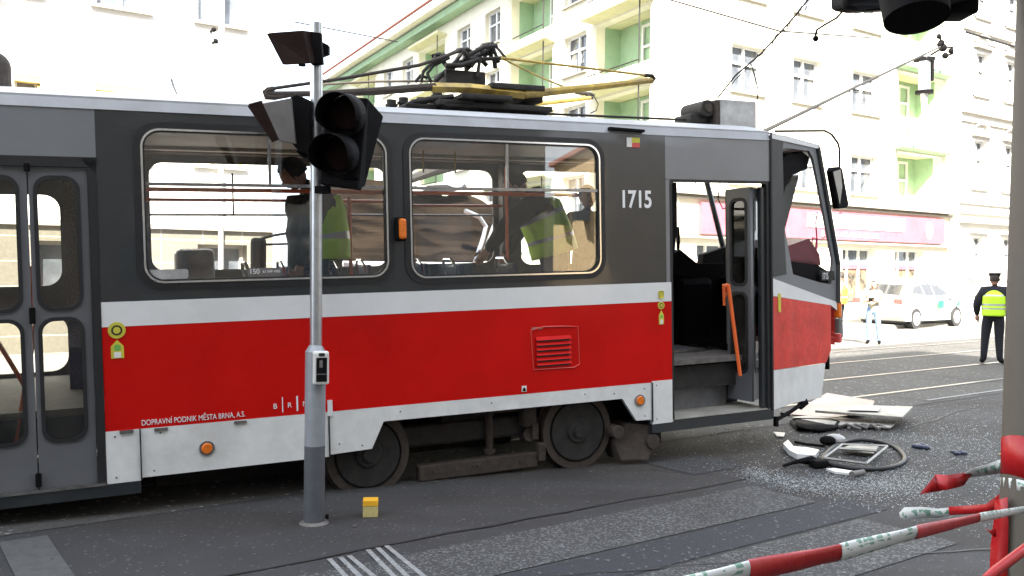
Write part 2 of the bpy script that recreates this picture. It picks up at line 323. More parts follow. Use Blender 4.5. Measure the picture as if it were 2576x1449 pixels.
def flat(outlines, th, y0=0.):
    """filled 2d outlines (first outer, others holes) in local x,z; thickness th from y=y0 inward; returns mesh"""
    cu = bpy.data.curves.new('tmp', 'CURVE'); cu.dimensions = '2D'; cu.fill_mode = 'BOTH'; cu.extrude = th/2
    for pts in outlines:
        sp = cu.splines.new('POLY'); sp.points.add(len(pts)-1); sp.use_cyclic_u = True
        for i, p in enumerate(pts): sp.points[i].co = (p[0], p[1], 0, 1)
    o = bpy.data.objects.new('tmp', cu); COL.objects.link(o)
    me = bpy.data.meshes.new_from_object(o.evaluated_get(bpy.context.evaluated_depsgraph_get()))
    bpy.data.objects.remove(o); bpy.data.curves.remove(cu)
    me.transform(Matrix(((1, 0, 0, 0), (0, 0, -1, y0+th/2), (0, 1, 0, 0), (0, 0, 0, 1)))); return me
def plate(name, outlines, th, y0, m, parent, label=None):
    me = flat(outlines, th, y0); me.name = name; me.materials.clear(); me.materials.append(m)
    o = bpy.data.objects.new(name, me); COL.objects.link(o); o.parent = parent
    if label: o['label'] = label
    return o
def rect(x0, y0, x1, y1): return [(x0, y0), (x1, y0), (x1, y1), (x0, y1)]
def text(name, s, size, x, z, y, m, parent, sx=1., rot=0., align='LEFT', th=.003, bold=0.):
    cu = bpy.data.curves.new('t', 'FONT'); cu.body = s; cu.offset = bold; cu.size = size; cu.extrude = th/2; cu.align_x = align
    o = bpy.data.objects.new('t', cu); COL.objects.link(o)
    me = bpy.data.meshes.new_from_object(o.evaluated_get(bpy.context.evaluated_depsgraph_get()))
    bpy.data.objects.remove(o); me.materials.clear(); me.materials.append(m); me.name = name
    me.transform(Matrix(((1, 0, 0, x), (0, 0, -1, y), (0, 1, 0, z), (0, 0, 0, 1))) @ Matrix.Rotation(rot, 4, 'Z') @ Matrix.Diagonal((sx, 1, 1, 1)))
    o = bpy.data.objects.new(name, me); COL.objects.link(o); o.parent = parent; return o
def ring2(outer, inner): return [outer, inner]

# ================================================================== ground
def struct(o): o['kind'] = 'structure'; return o
def sheet(name, pts, z, m):
    b = MB(); b.quad(*[Vector((p.x, p.y, z)) for p in pts]); return struct(b.build(name, m))
sheet('road', [Vector((-150, -60, 0)), Vector((200, -60, 0)), Vector((200, 250, 0)), Vector((-150, 250, 0))], 0., M['asphalt'])
def strip(name, a0, a1, n0, n1, z, m): return sheet(name, [AN(a0, n0), AN(a1, n0), AN(a1, n1), AN(a0, n1)], z, m)
strip('tram_track_bed', -40, 90, 6.75, 12.6, .004, M['concrete'])
strip('far_road', -40, 90, 12.6, 18.4, .005, M['paleroad'])
for n in (7.6, 9.03, 10.6, 12.03):
    strip('rail', -40, 90, n-.055, n+.0, .009, M['tar']); strip('rail', -40, 90, n, n+.055, .010, M['steel'])
for a in range(-18, 60, 3): strip('slab_joint', a, a+.03, 6.8, 12.6, .008, M['tar'])
strip('crosswalk_strip', 1.9, 6.02, 4.33, 4.95, .005, M['strip']); strip('crosswalk_strip', 1.9, 5.9, 3.15, 3.86, .005, M['strip'])
strip('road_patch', 1.6, 6.3, 3.9, 4.29, .004, M['patch']); strip('road_patch', -1.5, 3.0, 2.2, 3.1, .004, M['patch'])
strip('road_patch', 5.9, 6.6, 5.5, 6.2, .004, M['patch'])
strip('faded_line', .72, 1.0, 4.2, 6.6, .006, M['faded'])
strip('faded_line', -.3, .05, 4.2, 6.6, .006, M['faded'])
for p, q in (((828, 1408), (905, 1490)), ((856, 1404), (943, 1490)), ((878, 1400), (985, 1490)), ((925, 1385), (1028, 1490)), ((950, 1380), (1063, 1490)), ((972, 1375), (1113, 1490))):
    g0, g1 = G(*p), G(*q); d = (g1-g0).normalized(); s_ = Vector((-d.y, d.x, 0))*.016
    sheet('road_marking', [g0-s_, g1-s_, g1+s_, g0+s_], .007, M['marking'])
random.seed(31)
for a0, n0, a1, n1 in ((-2, 5.35, 6.5, 5.25), (6.5, 5.2, 12, 6.3), (3.2, 4.2, 7.5, 2.4), (9.5, 2.5, 12.5, 6.6), (-1, 2.6, 1.8, 4.1)):
    b = MB(); N = 26; L_ = []; Rr = []; wob = 0
    for i in range(N+1):
        t = i/N; wob += random.uniform(-.03, .03); w2 = random.uniform(.006, .016); L_.append(AN(a0+(a1-a0)*t, n0+(n1-n0)*t+wob-w2, .0065)); Rr.append(AN(a0+(a1-a0)*t, n0+(n1-n0)*t+wob+w2, .0065))
    for i in range(N): b.quad(L_[i], L_[i+1], Rr[i+1], Rr[i])
    struct(b.build('tar_seam', M['tar']))
strip('white_line', 12, 60, 6.86, 6.92, .012, M['marking'])
b = MB(); b.prism([AN(19, 15.9), AN(60, 15.9), AN(60, 18.5), AN(19, 18.5)], (0, 0, .13)); struct(b.build('pavement', M['pave'], bev=.02))
b = MB(); b.prism([AN(-25, 14.6), AN(7, 14.6), AN(7, 18.5), AN(-25, 18.5)], (0, 0, .13)); struct(b.build('pavement', M['pave'], bev=.02))

# ================================================================== buildings
def frame_m(o, a): # local x along, y inward, z up
    a = Vector(a).normalized(); i = Vector((-a.y, a.x, 0)); o = Vector(o)
    return Matrix(((a.x, i.x, 0, o.x), (a.y, i.y, 0, o.y), (0, 0, 1, 0), (0, 0, 0, 1)))
def bwindow(par, x0, x1, z0, z1, dep=.22, y=0., kind=2, gl='bglass', sill=True, fr='wframe', trans=.62):
    f = MB(); t = .07; yy = y+dep
    for (a, b_, c, d) in ((x0, x1, z0, z0+t), (x0, x1, z1-t, z1), (x0, x0+t, z0+t, z1-t), (x1-t, x1, z0+t, z1-t)):
        f.box(((a+b_)/2, yy, (c+d)/2), (b_-a, .07, d-c))
    zt = z0+(z1-z0)*trans
    if trans: f.box(((x0+x1)/2, yy-.004, zt), (x1-x0-2*t, .07, .07))
    for k in range(1, kind):
        xm = x0+(x1-x0)*k/kind; f.box((xm, yy-.007, (z0+z1)/2), (.08, .07, z1-z0-2*t))
    w_ = f.build('window', M[fr], par)
    MB().box(((x0+x1)/2, yy+.045, (z0+z1)/2), (x1-x0-.02, .01, z1-z0-.02)).build('pane', M[gl], w_)
    if sill: MB().box(((x0+x1)/2, y-.03, z0-.035), (x1-x0+.16, .14, .05)).build('sill', M['sill'], w_)
    return w_
# --- left white building with stone base
bl = root('apartment_building', frame_m(AN(0, 18.5), AV), 'white rendered building on a tiled stone base behind the left half of the tram', 'building')
ops, wins = [], []
for k in range(-8, 4):
    x0 = 3.64+1.86*k
    if x0+.95 > 6.9: continue
    coupled = (k % 2 == 1)
    for z0, z1 in ((3.75, 5.13), (6.6, 8.1), (9.5, 11.0)):
        if coupled: wins += [(x0, x0+.38, z0, z1, 1), (x0+.5, x0+.93, z0, z1, 1)]
        else: wins += [(x0-.02, x0+.93, z0, z1, 2)]
base_w = [(x, x+1.0) for x in (5.5, 2.6, -.3, -3.2, -6.1)]
plate('wall', [rect(-24, 2.52, 7.05, 13)]+[rect(*(q[0], q[2], q[1], q[3])) for q in wins], .35, 0, M['whitewall'], bl)
plate('stone_base', [rect(-24, 0, 7.05, 2.52)]+[rect(x0, 1.0, x1, 2.17) for x0, x1 in base_w], .40, -.06, M['plinth'], bl)
MB().box((-8.5, -.10, 2.50), (31.1, .10, .10)).build('base_ledge', M['sill'], bl)
MB().box((-8.5, 6, 6.4), (31, 11.2, 12.8)).box((-8.5, -.05, 13.1), (31.2, .9, .2)).build('building_core', M['whitewall'], bl)
for (x0, x1, z0, z1, k) in wins:
    if z0 < 4:
        w_ = bwindow(bl, x0, x1, z0, z1, kind=k, gl='shutter', sill=True)
        MB().box(((x0+x1)/2, .10, z1-.06), (x1-x0-.01, .18, .11)).build('blind_box', M['ochre'], w_)
        MB().box((x1-.025, .12, (z0+z1)/2-.06), (.04, .12, z1-z0-.15)).build('blind_guide', M['ochre'], w_)
    else: bwindow(bl, x0, x1, z0, z1, kind=k, gl='curtain')
for x0, x1 in base_w: bwindow(bl, x0, x1, 1.0, 2.17, kind=1, gl='curtain', sill=False, fr='sill', trans=0)
MB().cyl((5.93, -.16, .1), (5.93, -.16, 12.9), .055).build('downpipe', M['wframe'], bl, True)
MB().sph((2.0, -.2, 6.5), .09, (1.4, 1, .6)).cyl((2., -.2, 6.5), (2., 0, 6.6), .02).build('wall_lamp', M['ochre'], bl)
for px, py in ((530, 80), (535, 108), (728, 118)):
    p = bl.matrix_world.inverted() @ plane_pt(px, py, AN(0, 18.5), NV)
    MB().cyl((p.x, -.18, p.z), (p.x, .02, p.z), .025).sph((p.x, -.2, p.z), .05).build('wall_anchor', M['black'], bl)

# --- corner building, cream with green loggias
COR = Vector((4.5, 26.4, 0)); LD = Vector((-.4501, .893, 0))
bc = root('corner_building', frame_m(COR, AV), 'cream corner building with green loggias and a red shop sign over its ground floor', 'building')
def wing(par, fm, x0, x1, z1, cols_w, rows_w, logs, rows_l, shops=(), shopz=(.55, 2.55), name='facade_wing', dp=.62, can=.50, pipe=True):
    wg = bpy.data.objects.new(name, None); COL.objects.link(wg); wg.parent = par; wg.matrix_world = fm; wg.matrix_parent_inverse = Matrix.Identity(4)
    wg.matrix_basis = par.matrix_world.inverted() @ fm
    holes = [rect(a, z, b_, zz) for a, b_ in cols_w for z, zz in rows_w] + [rect(a, z, b_, zz) for a, b_ in logs for z, zz in rows_l] + [rect(a, shopz[0], b_, shopz[1]) for a, b_ in shops]
    plate('wall', [rect(x0, 0, x1, z1)]+holes, .35, 0, M['cream'], wg)
    for a, b_ in cols_w:
        for z, zz in rows_w: bwindow(wg, a, b_, z, zz, gl='curtain')
    for a, b_ in logs:
        for z, zz in rows_l:
            g = MB()
            g.prism([(a, .351, z-.01), (a, .35+dp+.06, z-.01), (b_, .35+dp+.06, z-.01), (b_, .351, z-.01), (b_+.05, .351, z-.01), (b_+.05, .40+dp+.06, z-.01), (a-.05, .40+dp+.06, z-.01), (a-.05, .351, z-.01)], (0, 0, zz-z+.02))
            lo = g.build('loggia', M['greenw'], wg)
            wm = (a+b_)/2+.35
            plate('back_wall', [rect(a, z, b_, zz), rect(wm-.65, z+.12, wm+.65, zz-.12)], .05, .35+dp, M['greenw'], lo)
            s_ = MB(); s_.prism([(a-.25, -can, zz+.02+can*.27), (b_+.35, -can, zz+.02+can*.27), (b_+.1, .34, zz+.02), (a-.05, .34, zz+.02)], (0, 0, .10)); s_.build('canopy', M['olive' if pipe else 'greenw'], lo)
            MB().box(((a+b_)/2, .35+dp/2+.02, zz+.05), (b_-a+.08, dp-.05, .08)).build('ceiling', M['olive'], lo)
            MB().box(((a+b_)/2, .35+dp/2, z-.05), (b_-a+.08, dp+.02, .08)).build('floor_slab', M['cream'], lo)
            if pipe: MB().cyl((b_-.06, -.35, z-.2), (b_-.06, -.35, zz+.2), .022).cyl((a+.05, -.35, z-.03), (b_-.06, -.35, z-.03), .02).build('rail', M['under'], lo)
            f = MB(); x0_, x1_ = wm-.65, wm+.65; z0_, z1_ = z+.12, zz-.12; yy = .37+dp
            for q in ((x0_, x1_, z0_, z0_+.09), (x0_, x1_, z1_-.09, z1_), (x0_, x0_+.09, z0_, z1_), (x1_-.09, x1_, z0_, z1_), ((x0_+x1_)/2-.06, (x0_+x1_)/2+.06, z0_, z1_), (x0_, x1_, (z0_+z1_)/2-.04, (z0_+z1_)/2+.04)):
                f.box(((q[0]+q[1])/2, yy-.02*random.random(), (q[2]+q[3])/2), (q[1]-q[0], .06, q[3]-q[2]))
            f.build('window', M['wframe'], lo)
            MB().box((wm, yy+.06, (z+zz)/2), (1.28, .02, zz-z-.26)).build('pane', M['bglass'], lo)
    return wg
fmR = frame_m(COR, AV); oR = 19.03  # a of the corner
wR = wing(bc, fmR, 0, 34.1-oR, 13.0, [(a-oR, b_-oR) for a, b_ in ((21.6, 23.1), (24.55, 26.0), (27.75, 29.3))], [(4.42, 5.78), (7.22, 8.68), (10.1, 11.5)],
          [(30.5-oR, 33.5-oR)], [(4.42, 6.1), (7.4, 9.0), (10.2, 11.9)], [(a-oR, b_-oR) for a, b_ in ((20.2, 22.2), (23.6, 25.6), (27.35, 29.35), (30.5, 32.4))], dp=.75, can=.35, pipe=False)
for a, b_ in ((20.2, 22.2), (23.6, 25.6), (27.35, 29.35), (30.5, 32.4)):
    w_ = bwindow(wR, a-oR, b_-oR, .55, 2.55, dep=.30, kind=3, gl='bglass', sill=False, trans=.74)
    MB().box(((a+b_)/2-oR, .316, 1.3), (b_-a-.2, .01, 1.2)).build('display', M['goods'], w_)
    MB().box(((a+b_)/2-oR, .27, 1.93), (b_-a-.2, .012, .2)).build('banner', M['signred'], w_)
MB().box((26.9-oR, -.09, 3.28), (13.3, .12, .94)).build('sign_board', M['signred'], wR)
for q in (MB().box((28.0-oR, -.165, 3.42), (5.6, .02, .46)), MB().box((22.6-oR, -.165, 3.3), (1.6, .02, .6)), MB().sph((32.5-oR, -.15, 3.3), .3, (.75, .12, 1.1))): q.build('sign_panel', M['signwhite'], wR)
b = MB(); random.seed(21); b.box((27.6-oR, -.162, 2.93), (3.3, .012, .015)); x = 25.98-oR
while x < 29.2-oR:
    w_ = random.choice((.10, .13, .16)); b.box((x+w_/2, -.166, 2.99), (w_, .014, random.choice((.12, .17, .17)))); x += w_+random.choice((.06, .06, .2))
b.build('faded_lettering', M['signwhite'], wR)
MB().box((7.5, -.14, 4.02), (15.1, .28, .12)).box((7.5, -.07, 3.86), (15.08, .14, .05)).box((7.5, -.08, 2.72), (15, .2, .06)).build('cornice', M['sill'], wR)
MB().box((7.52, -.25, 13.1), (15.1, .8, .25)).build('eaves', M['greenw'], wR)
fmL = frame_m(COR, -LD)
cw = [(-6.2, -4.7), (-12.7, -11.3), (-15.6, -14.2), (-22.6, -21.1), (-25.5, -24.1), (-32.5, -31)]
wL = wing(bc, fmL, -36, 0, 13.0, cw, [(3.55, 4.9), (5.95, 7.3), (8.35, 9.7), (10.75, 12.1)], [(-4.1, -1.05), (-10.3, -7.0), (-20.3, -17.0), (-30.2, -27)], [(3.2, 4.85), (5.6, 7.25), (8.0, 9.65), (10.4, 12.05)])
MB().box((-18, -.28, 12.85), (36.6, .5, .3)).build('green_cornice', M['greenw'], wL)
MB().box((-18, -.50, 13.2), (37.2, .9, .28)).build('eaves', M['cream'], wL)
MB().tube([(-36.5, -1.0, 13.45), (.6, -1.0, 13.45)], .07).build('gutter', M['redroof'], wL)
for wg in (wR, wL):
    for ch in list(wg.children): ch.parent = bc; ch.matrix_basis = wg.matrix_basis
    bpy.data.objects.remove(wg)
# body of the corner building
b = MB(); A0 = COR+AV*.36+LD*.4
bpts = [COR+AV*1.75+LD*1.65, COR+AV*15.0+LD*2.2, COR+AV*15+LD*34, COR+AV*1.75+LD*35.7]
bmx = bc.matrix_world.inverted(); b.prism([bmx @ p for p in bpts], (0, 0, 12.9)); b.build('building_core', M['cream'], bc)
rp = MB(); rp.prism([bmx @ p + Vector((0, 0, 13.35)) for p in (COR-AV*.3-LD*.3, COR+AV*15.2-LD*.3, COR+AV*15.2+LD*36, COR-AV*.3+LD*36)], (0, 0, .12)); rp.build('roof_slab', M['redroof'], bc)

# --- classical building on the far right
bk = root('townhouse', frame_m(AN(34.15, 18.5), AV), 'pale townhouse with arched window hoods and moulded cornices at the far right of the street', 'building')
cols = [.95+2.35*k for k in range(8)]
rowk = [(1.5, 3.15), (5.0, 6.9), (8.6, 10.3), (11.6, 13.0)]
plate('wall', [rect(0, 0, 20, 14.5)]+[rect(c, z, c+1.05, zz) for c in cols for z, zz in rowk], .35, 0, M['whitewall'], bk)
MB().box((10, 6, 7.1), (20, 11.3, 14.2)).build('building_core', M['whitewall'], bk)
m_ = MB()
for z, d_, h_ in ((.9, .10, .10), (3.72, .22, .14), (4.05, .12, .08), (4.42, .1, .06), (7.55, .1, .06), (7.9, .16, .10), (11.05, .1, .08), (14.4, .5, .25)):
    m_.box((10, -d_/2, z), (20.0, d_, h_))
m_.build('cornice', M['sill'], bk)
for c in cols:
    for i, (z, zz) in enumerate(rowk):
        w_ = bwindow(bk, c, c+1.05, z, zz, gl='curtain')
        h_ = MB(); h_.box((c+.52, -.08, zz+.16), (1.4, .16, .07))
        if i in (1, 2):
            h_.tube([(c+.52+.7*math.cos(t*PI/10), -.1, zz+.2+.42*math.sin(t*PI/10)) for t in range(11)], .045, 6)
        h_.box((c-.12, -.04, (z+zz)/2), (.12, .08, zz-z)).box((c+1.17, -.04, (z+zz)/2), (.12, .08, zz-z)); h_.build('hood', M['sill'], w_)

# --- buildings behind the camera: one shades the tram, others are mirrored in its windows
bs = root('street_block', frame_m(AN(-45, -7), AV), 'tall plain block behind the viewer across the street from the tram', 'building')
MB().box((26.9, -7, 9.5), (53.8, 14, 19.0)).build('wall', M['darkwall'], bs)
for i in range(17):
    for j in range(5): MB().box((1.8+3.1*i, .02, 2+3.4*j), (1.3, .06, 1.8)).build('window', M['bglass'], bs)
b2 = root('street_block', frame_m(AN(20.5, -7), AV), 'tall plain block behind the viewer beyond the side street', 'building')
MB().box((25, -6, 9.2), (50, 12, 18.4)).build('wall', M['darkwall'], b2)
P1, P2 = Vector((31.8, -15.8, 0)), Vector((25.2, -8.3, 0))
bt = root('low_building', P1, 'low tan building mirrored in the right window of the tram', 'building')
b = MB(); n_ = Vector((.75, .66, 0)); b.prism([Vector((0, 0, 0)), P2-P1, P2-P1+n_*9, n_*9], (0, 0, 6.9)); b.build('wall', M['tanwall'], bt)
b = MB(); b.prism([Vector((0, 0, 6.9))-n_*.3, P2-P1+Vector((0, 0, 6.9))-n_*.3, P2-P1+n_*9+Vector((0, 0, 6.9)), n_*9+Vector((0, 0, 6.9))], (0, 0, .2)); b.build('roof', M['redroof'], bt)
for k in (.3, .72):
    p = (P2-P1)*k-n_*.05
    MB().box((p.x, p.y, 4.5), (1.1, 1.1, 1.4), Matrix.Rotation(math.atan2(-.66, .75)+PI/2, 3, 'Z')).build('window', M['bglass'], bt)
b4 = root('low_building', (52, -27, 0), 'dark roofed low building farther off mirrored in the tram window', 'building')
MB().box((0, 0, 3), (14, 10, 6)).build('wall', M['sill'], b4); MB().box((0, 0, 6.3), (14.6, 10.6, .6)).build('roof', M['darkwall'], b4)

# ================================================================== the tram
tram = root('tram', TRAM_M, 'derailed grey, white and red tram number 1715 with a smashed front, stopped across the foreground', 'tram')
WD = 2.45                                     # body width
UR, UF = -9.6, 2.10                           # rear end, front door post
win1 = (-3.575, 1.76, -1.765, 2.865); win2 = (-1.585, 1.74, .185, 2.875)
rear_w = [(-7.35, 1.75, -5.65, 2.865), (-9.2, 1.75, -7.55, 2.865)]
def P_(name, outl, y0=0., m='greydark', th=.04, par=None, label=None): return plate(name, outl, th, y0, M[m], par or tram, label)
# near side
P_('side_panel', [[(-3.86, 1.64), (.88, 1.64), (.88, 2.98), (-3.86, 2.98)], rr(*win1, .13), rr(*win2, .13)])
P_('side_panel', [rect(-9.6, 1.64, -5.40, 2.98)]+[rr(*q, .13) for q in rear_w])
P_('door_header', [rect(.88, 2.585, UF, 2.98)], 0, 'greylight'); P_('door_header', [rect(-5.40, 2.62, -3.86, 2.98)], 0, 'greylight')
P_('door_post', [rect(.88, .36, .935, 2.585)], .006, 'greylight')
for x0, x1 in ((-3.86, .93), (-9.6, -5.42)):
    P_('white_band', [rect(x0, 1.465, x1, 1.64)], -.002, 'white'); P_('red_panel', [rect(x0, .73, x1, 1.465)], 0, 'red')
P_('skirt', [rect(-3.86, .36, -3.64, .73)], -.004, 'skirt'); P_('skirt', [rect(-3.63, .38, -2.285, .728)], -.006, 'skirt')
P_('skirt', [[(-2.275, .395), (-1.94, .405), (-1.84, .613), (.385, .607), (.53, .395), (.695, .39), (.695, .728), (-2.275, .728)]], -.005, 'skirt')
P_('skirt', [rect(.705, .345, .925, .74)], -.007, 'skirt')
P_('skirt', [[(-9.6, .5), (-8.7, .5), (-8.6, .61), (-6.3, .61), (-6.2, .4), (-5.45, .4), (-5.45, .728), (-9.6, .728)]], -.005, 'skirt')
MB().box((-4.55, .12, .315), (1.82, .26, .085)).build('sill_beam', M['greydark'], tram)
MB().box((-4.63, -.012, .365), (1.53, .02, .018)).build('sill_strip', M['steel'], tram)
MB().prism([(.70, -.005, .262), (2.12, -.005, .262), (2.12, -.005, .352), (.70, -.005, .344)], (0, .55, 0)).build('sill_beam', M['greydark'], tram)
# hinges, rivets, joints in the skirt
h_ = MB()
for px, py in ((405, 1080), (605, 1062), (318, 1086)): q = TL(px, py, -.01); h_.box((q.x, -.012, q.z), (.09, .016, .022))
for px, py in ((1135, 1145), (1220, 1135), (1340, 1035), (2050, 970)): pass
h_.build('skirt_hinge', M['steel'], tram)
MB().box((-2.27, -.014, .76), (.035, .02, .12)).build('skirt_latch', M['white'], tram)
MB().box((-2.28, -.0165, .545), (.008, .012, .33)).box((-3.635, -.0165, .545), (.008, .012, .36)).box((.70, -.016, .55), (.008, .012, .36)).build('skirt_joint', M['rubber'], tram)
# top rail and roof
MB().prism([(UR, -.008, 2.98), (UR, .03, 3.055), (UR, .08, 3.06), (UR, .08, 2.98)], (UF-UR, 0, 0)).build('cant_rail', M['cant'], tram)
def roofprof(y): t = abs(y-WD/2)/(WD/2); return 3.05+.17*(1-t**3.2)
ys = [.06+(WD-.12)*k/16 for k in range(17)]
b = MB(); b.prism([(UR, y, roofprof(y)) for y in ys]+[(UR, WD-.06, 3.0), (UR, .06, 3.0)], (UF-UR, 0, 0)); b.build('roof', M['roof'], tram, 'auto')
MB().box((.455, -.02, 3.012), (.36, .05, .022), Matrix.Rotation(.03, 3, 'Y')).build('roof_drip_strip', M['black'], tram)
MB().box((-3.75, 1.22, 2.975), (11.6, 2.3, .03)).build('ceiling', M['ceil'], tram)
MB().box((-3.5, 1.95, 2.945), (10.5, .10, .03)).build('ceiling_light', M['ceil2'], tram)
MB().box((-3.5, 2.28, 2.945), (10.5, .18, .02)).build('cove_panel', M['ceil'], tram)
# far side
uL = TL(153, 600, 2.4).x
fw = [(-3.40, 1.79, -.99, 2.895), (-.80, 1.80, .25, 2.895), (.55, 1.80, 1.9, 2.87), (-5.3, 1.25, -3.75, 2.75), (-7.3, 1.78, -5.6, 2.80), (-9.2, 1.78, -7.5, 2.8)]
fo = [rr(*q, .14) for q in (fw[0], fw[1], fw[2], (-7.2, 1.78, -5.7, 2.8), (-9.2, 1.78, -7.5, 2.8), (-5.5, TL(153, 718, 2.4).z, uL, TL(153, 490, 2.4).z), (-5.5, TL(153, 933, 2.4).z, uL+.03, TL(153, 793, 2.4).z))]
P_('far_side_wall', [rect(UR, .40, 1.95, 2.98)]+fo, WD-.05, 'inner', .05)
MB().box((-.85, WD+.012, 1.1), (5.5, .01, .73)).build('red_panel', M['red'], tram); MB().box((-7.6, WD+.012, 1.1), (3.9, .01, .73)).build('red_panel', M['red'], tram)
for q in fw[:2]:
    P_('window', [rr(q[0], q[1], q[2], q[3], .14), rr(q[0]+.035, q[1]+.035, q[2]-.035, q[3]-.035, .12)], WD-.07, 'inner', .03)
MB().box((-3.75, 1.30, .86), (11.6, 2.2, .05)).build('floor', M['floor'], tram)
MB().box((-4.63, .35, .62), (1.45, .6, .03)).box((-4.63, .18, .45), (1.45, .25, .03)).build('step', M['step'], tram)
MB().box((UR+.03, WD/2, 1.75), (.06, WD-.06, 2.5)).build('rear_wall', M['inner'], tram)
uP = TL(163, 600, 1.3).x
MB().box(((uP-3.55)/2, 1.32, 2.1), (-3.55-uP, .04, 1.3)).build('partition', M['carpet'], tram)
MB().box(((uP-3.55)/2, 1.315, 1.15), (-3.55-uP, .04, .58)).build('partition_panel', M['bluefab'], tram)
# windows of the near side
def near_window(q, zdiv, xdivs, r=.13):
    x0, z0, x1, z1 = q
    g = P_('window', [rr(x0-.045, z0-.045, x1+.045, z1+.045, r+.04), rr(x0+.028, z0+.028, x1-.028, z1-.028, r-.02)], -.010, 'rubber', .035)
    plate('trim', [rr(x0+.002, z0+.002, x1-.002, z1-.002, r), rr(x0+.016, z0+.016, x1-.016, z1-.016, r-.01)], .012, -.017, M['chrome'], g)
    d = MB(); d.box(((x0+x1)/2, .004, zdiv), (x1-x0-.03, .02, .024)); 
    for x, za, zb in xdivs: d.box((x, .006, (za+zb)/2), (.022, .018, zb-za))
    d.build('divider', M['steel'], g)
    plate('pane', [rr(x0+.02, z0+.02, x1-.02, z1-.02, r-.02)], .004, .014, M['glass'], g)
    return g
w1 = near_window(win1, 2.47, [(TL(678, 400).x, 2.48, 2.84)])
w2 = near_window(win2, 2.468, [(-.712, 2.48, 2.85)])
for q in rear_w: near_window(q, 2.47, [])
# middle door: four leaves with two panes each
dl = [(-4.283, -3.92), (-4.655, -4.291), (-5.03, -4.663), (-5.38, -5.038)]
MB().box((-4.63, .018, 2.612), (1.56, .05, .07)).box((-3.89, .018, 1.49), (.055, .05, 2.25)).box((-5.40, .018, 1.49), (.055, .05, 2.25)).prism([(-3.86, -.007, 2.64), (-3.96, -.007, 2.64), (-3.86, -.007, 2.52)], (0, .05, 0)).build('door_seal', M['rubber'], tram)
for x0, x1 in dl:
    up = (x0+.045, 1.61, x1-.065, 2.50) if x0 > -4.3 else (x0+.065, 1.61, x1-.065, 2.50)
    lo = (up[0]-.0, .70, up[2]-.0, 1.53)
    lf = P_('door', [rect(x0, .365, x1, 2.585), rr(*up, .085), rr(*lo, .085)], .02, 'doorgrey', .035)
    for q in (up, lo):
        plate('seal', [rr(q[0]-.018, q[1]-.018, q[2]+.018, q[3]+.018, .1), rr(q[0]+.008, q[1]+.008, q[2]-.008, q[3]-.008, .08)], .02, .008, M['rubber'], lf)
        plate('pane', [rr(q[0], q[1], q[2], q[3], .085)], .004, .035, M['doorglass'], lf)
for z, hh in ((2.57, .05), (1.565, .11), (.44, .09)):
    MB().box((-4.287, .0, z), (.036, .03, hh)).cyl((-4.287, -.008, z-hh/2), (-4.287, -.008, z+hh/2), .012).build('door_hinge', M['black'], tram)
MB().tube([(-4.45, .28, .55), (-4.28, .30, 1.5), (-4.31, .3, 1.9)], .018).tube([(-4.60, .28, 1.55), (-4.36, .28, 1.05)], .016).build('door_handrail', M['orange'], tram)
# interior rails
MB().tube([(-3.7, .10, 2.44), (.02, .10, 2.435)], .016).build('handrail', M['orange'], tram)
MB().tube([(-3.7, 2.28, 2.50), (-1.0, 2.28, 2.50)], .016).tube([(-.95, 2.28, 2.46), (.3, 2.28, 2.46)], .016).build('handrail', M['orange'], tram)
MB().tube([(-3.7, 2.36, 2.36), (1.9, 2.36, 2.36)], .012).build('far_window_bar', M['steel'], tram)
for x in (-2.6,): MB().box((x, 2.37, 2.56), (.015, .02, .42)).build('far_window_divider', M['black'], tram)
for px, v, z0, z1 in ((880, .75, .9, 2.44), (1275, .45, .9, 2.7)):
    q = TL(px, 560, v); MB().tube([(q.x, v, z0), (q.x, v, z1)], .017).build('pole', M['orange'], tram)
for px in (1065, 1105, 1145): # hanging straps
    q = TL(px, 420, 1.3)
    if px != 1105: MB().tube([(q.x, 1.3, 2.93), (q.x, 1.3, 2.72)], .008).build('strap', M['yellow'], tram)
q = TL(1230, 500, 2.3)
MB().box((.38, 2.3, 1.9), (.22, .12, 2.1)).build('far_pillar', M['inner'], tram)
# seats: shells with tubular grab handles
def seat(x, y, rz=0.):
    s = bpy.data.objects.new('seat', None)
    b = MB(); R = Matrix.Rotation(rz, 3, 'Z')
    b.box((x, y, 1.30), (.42, .42, .06), R, .02)
    c = Vector((x, y, 1.60))+R @ Vector((-.2, 0, 0)); b.box(c, (.05, .42, .50), R @ Matrix.Rotation(-.15, 3, 'Y'), .02); b.cyl((x, y, .88), (x, y, 1.3), .04)
    o = b.build('seat', M['seat'], tram)
    hb = Vector((x, y, 1.84))+R @ Vector((-.25, 0, 0))
    t = [hb+R @ Vector(v) for v in ((.02, -.14, -.12), (-.02, -.14, .0), (-.03, -.08, .05), (-.03, .08, .05), (-.02, .14, 0), (.02, .14, -.12))]
    MB().tube(t, .014).build('grab_handle', M['chrome'], o)
for x in (-2.55, -1.85, -1.35, -.85, -.35): seat(x, .35 if x > -2 else .35)
for x in (-1.95, -1.15): seat(x, 2.05)
for x in (-.55,): seat(x, 2.05)
MB().box((-3.0, 2.2, 1.78), (.35, .25, .5), None, .05).build('heater_cabinet', M['cloud'], tram)
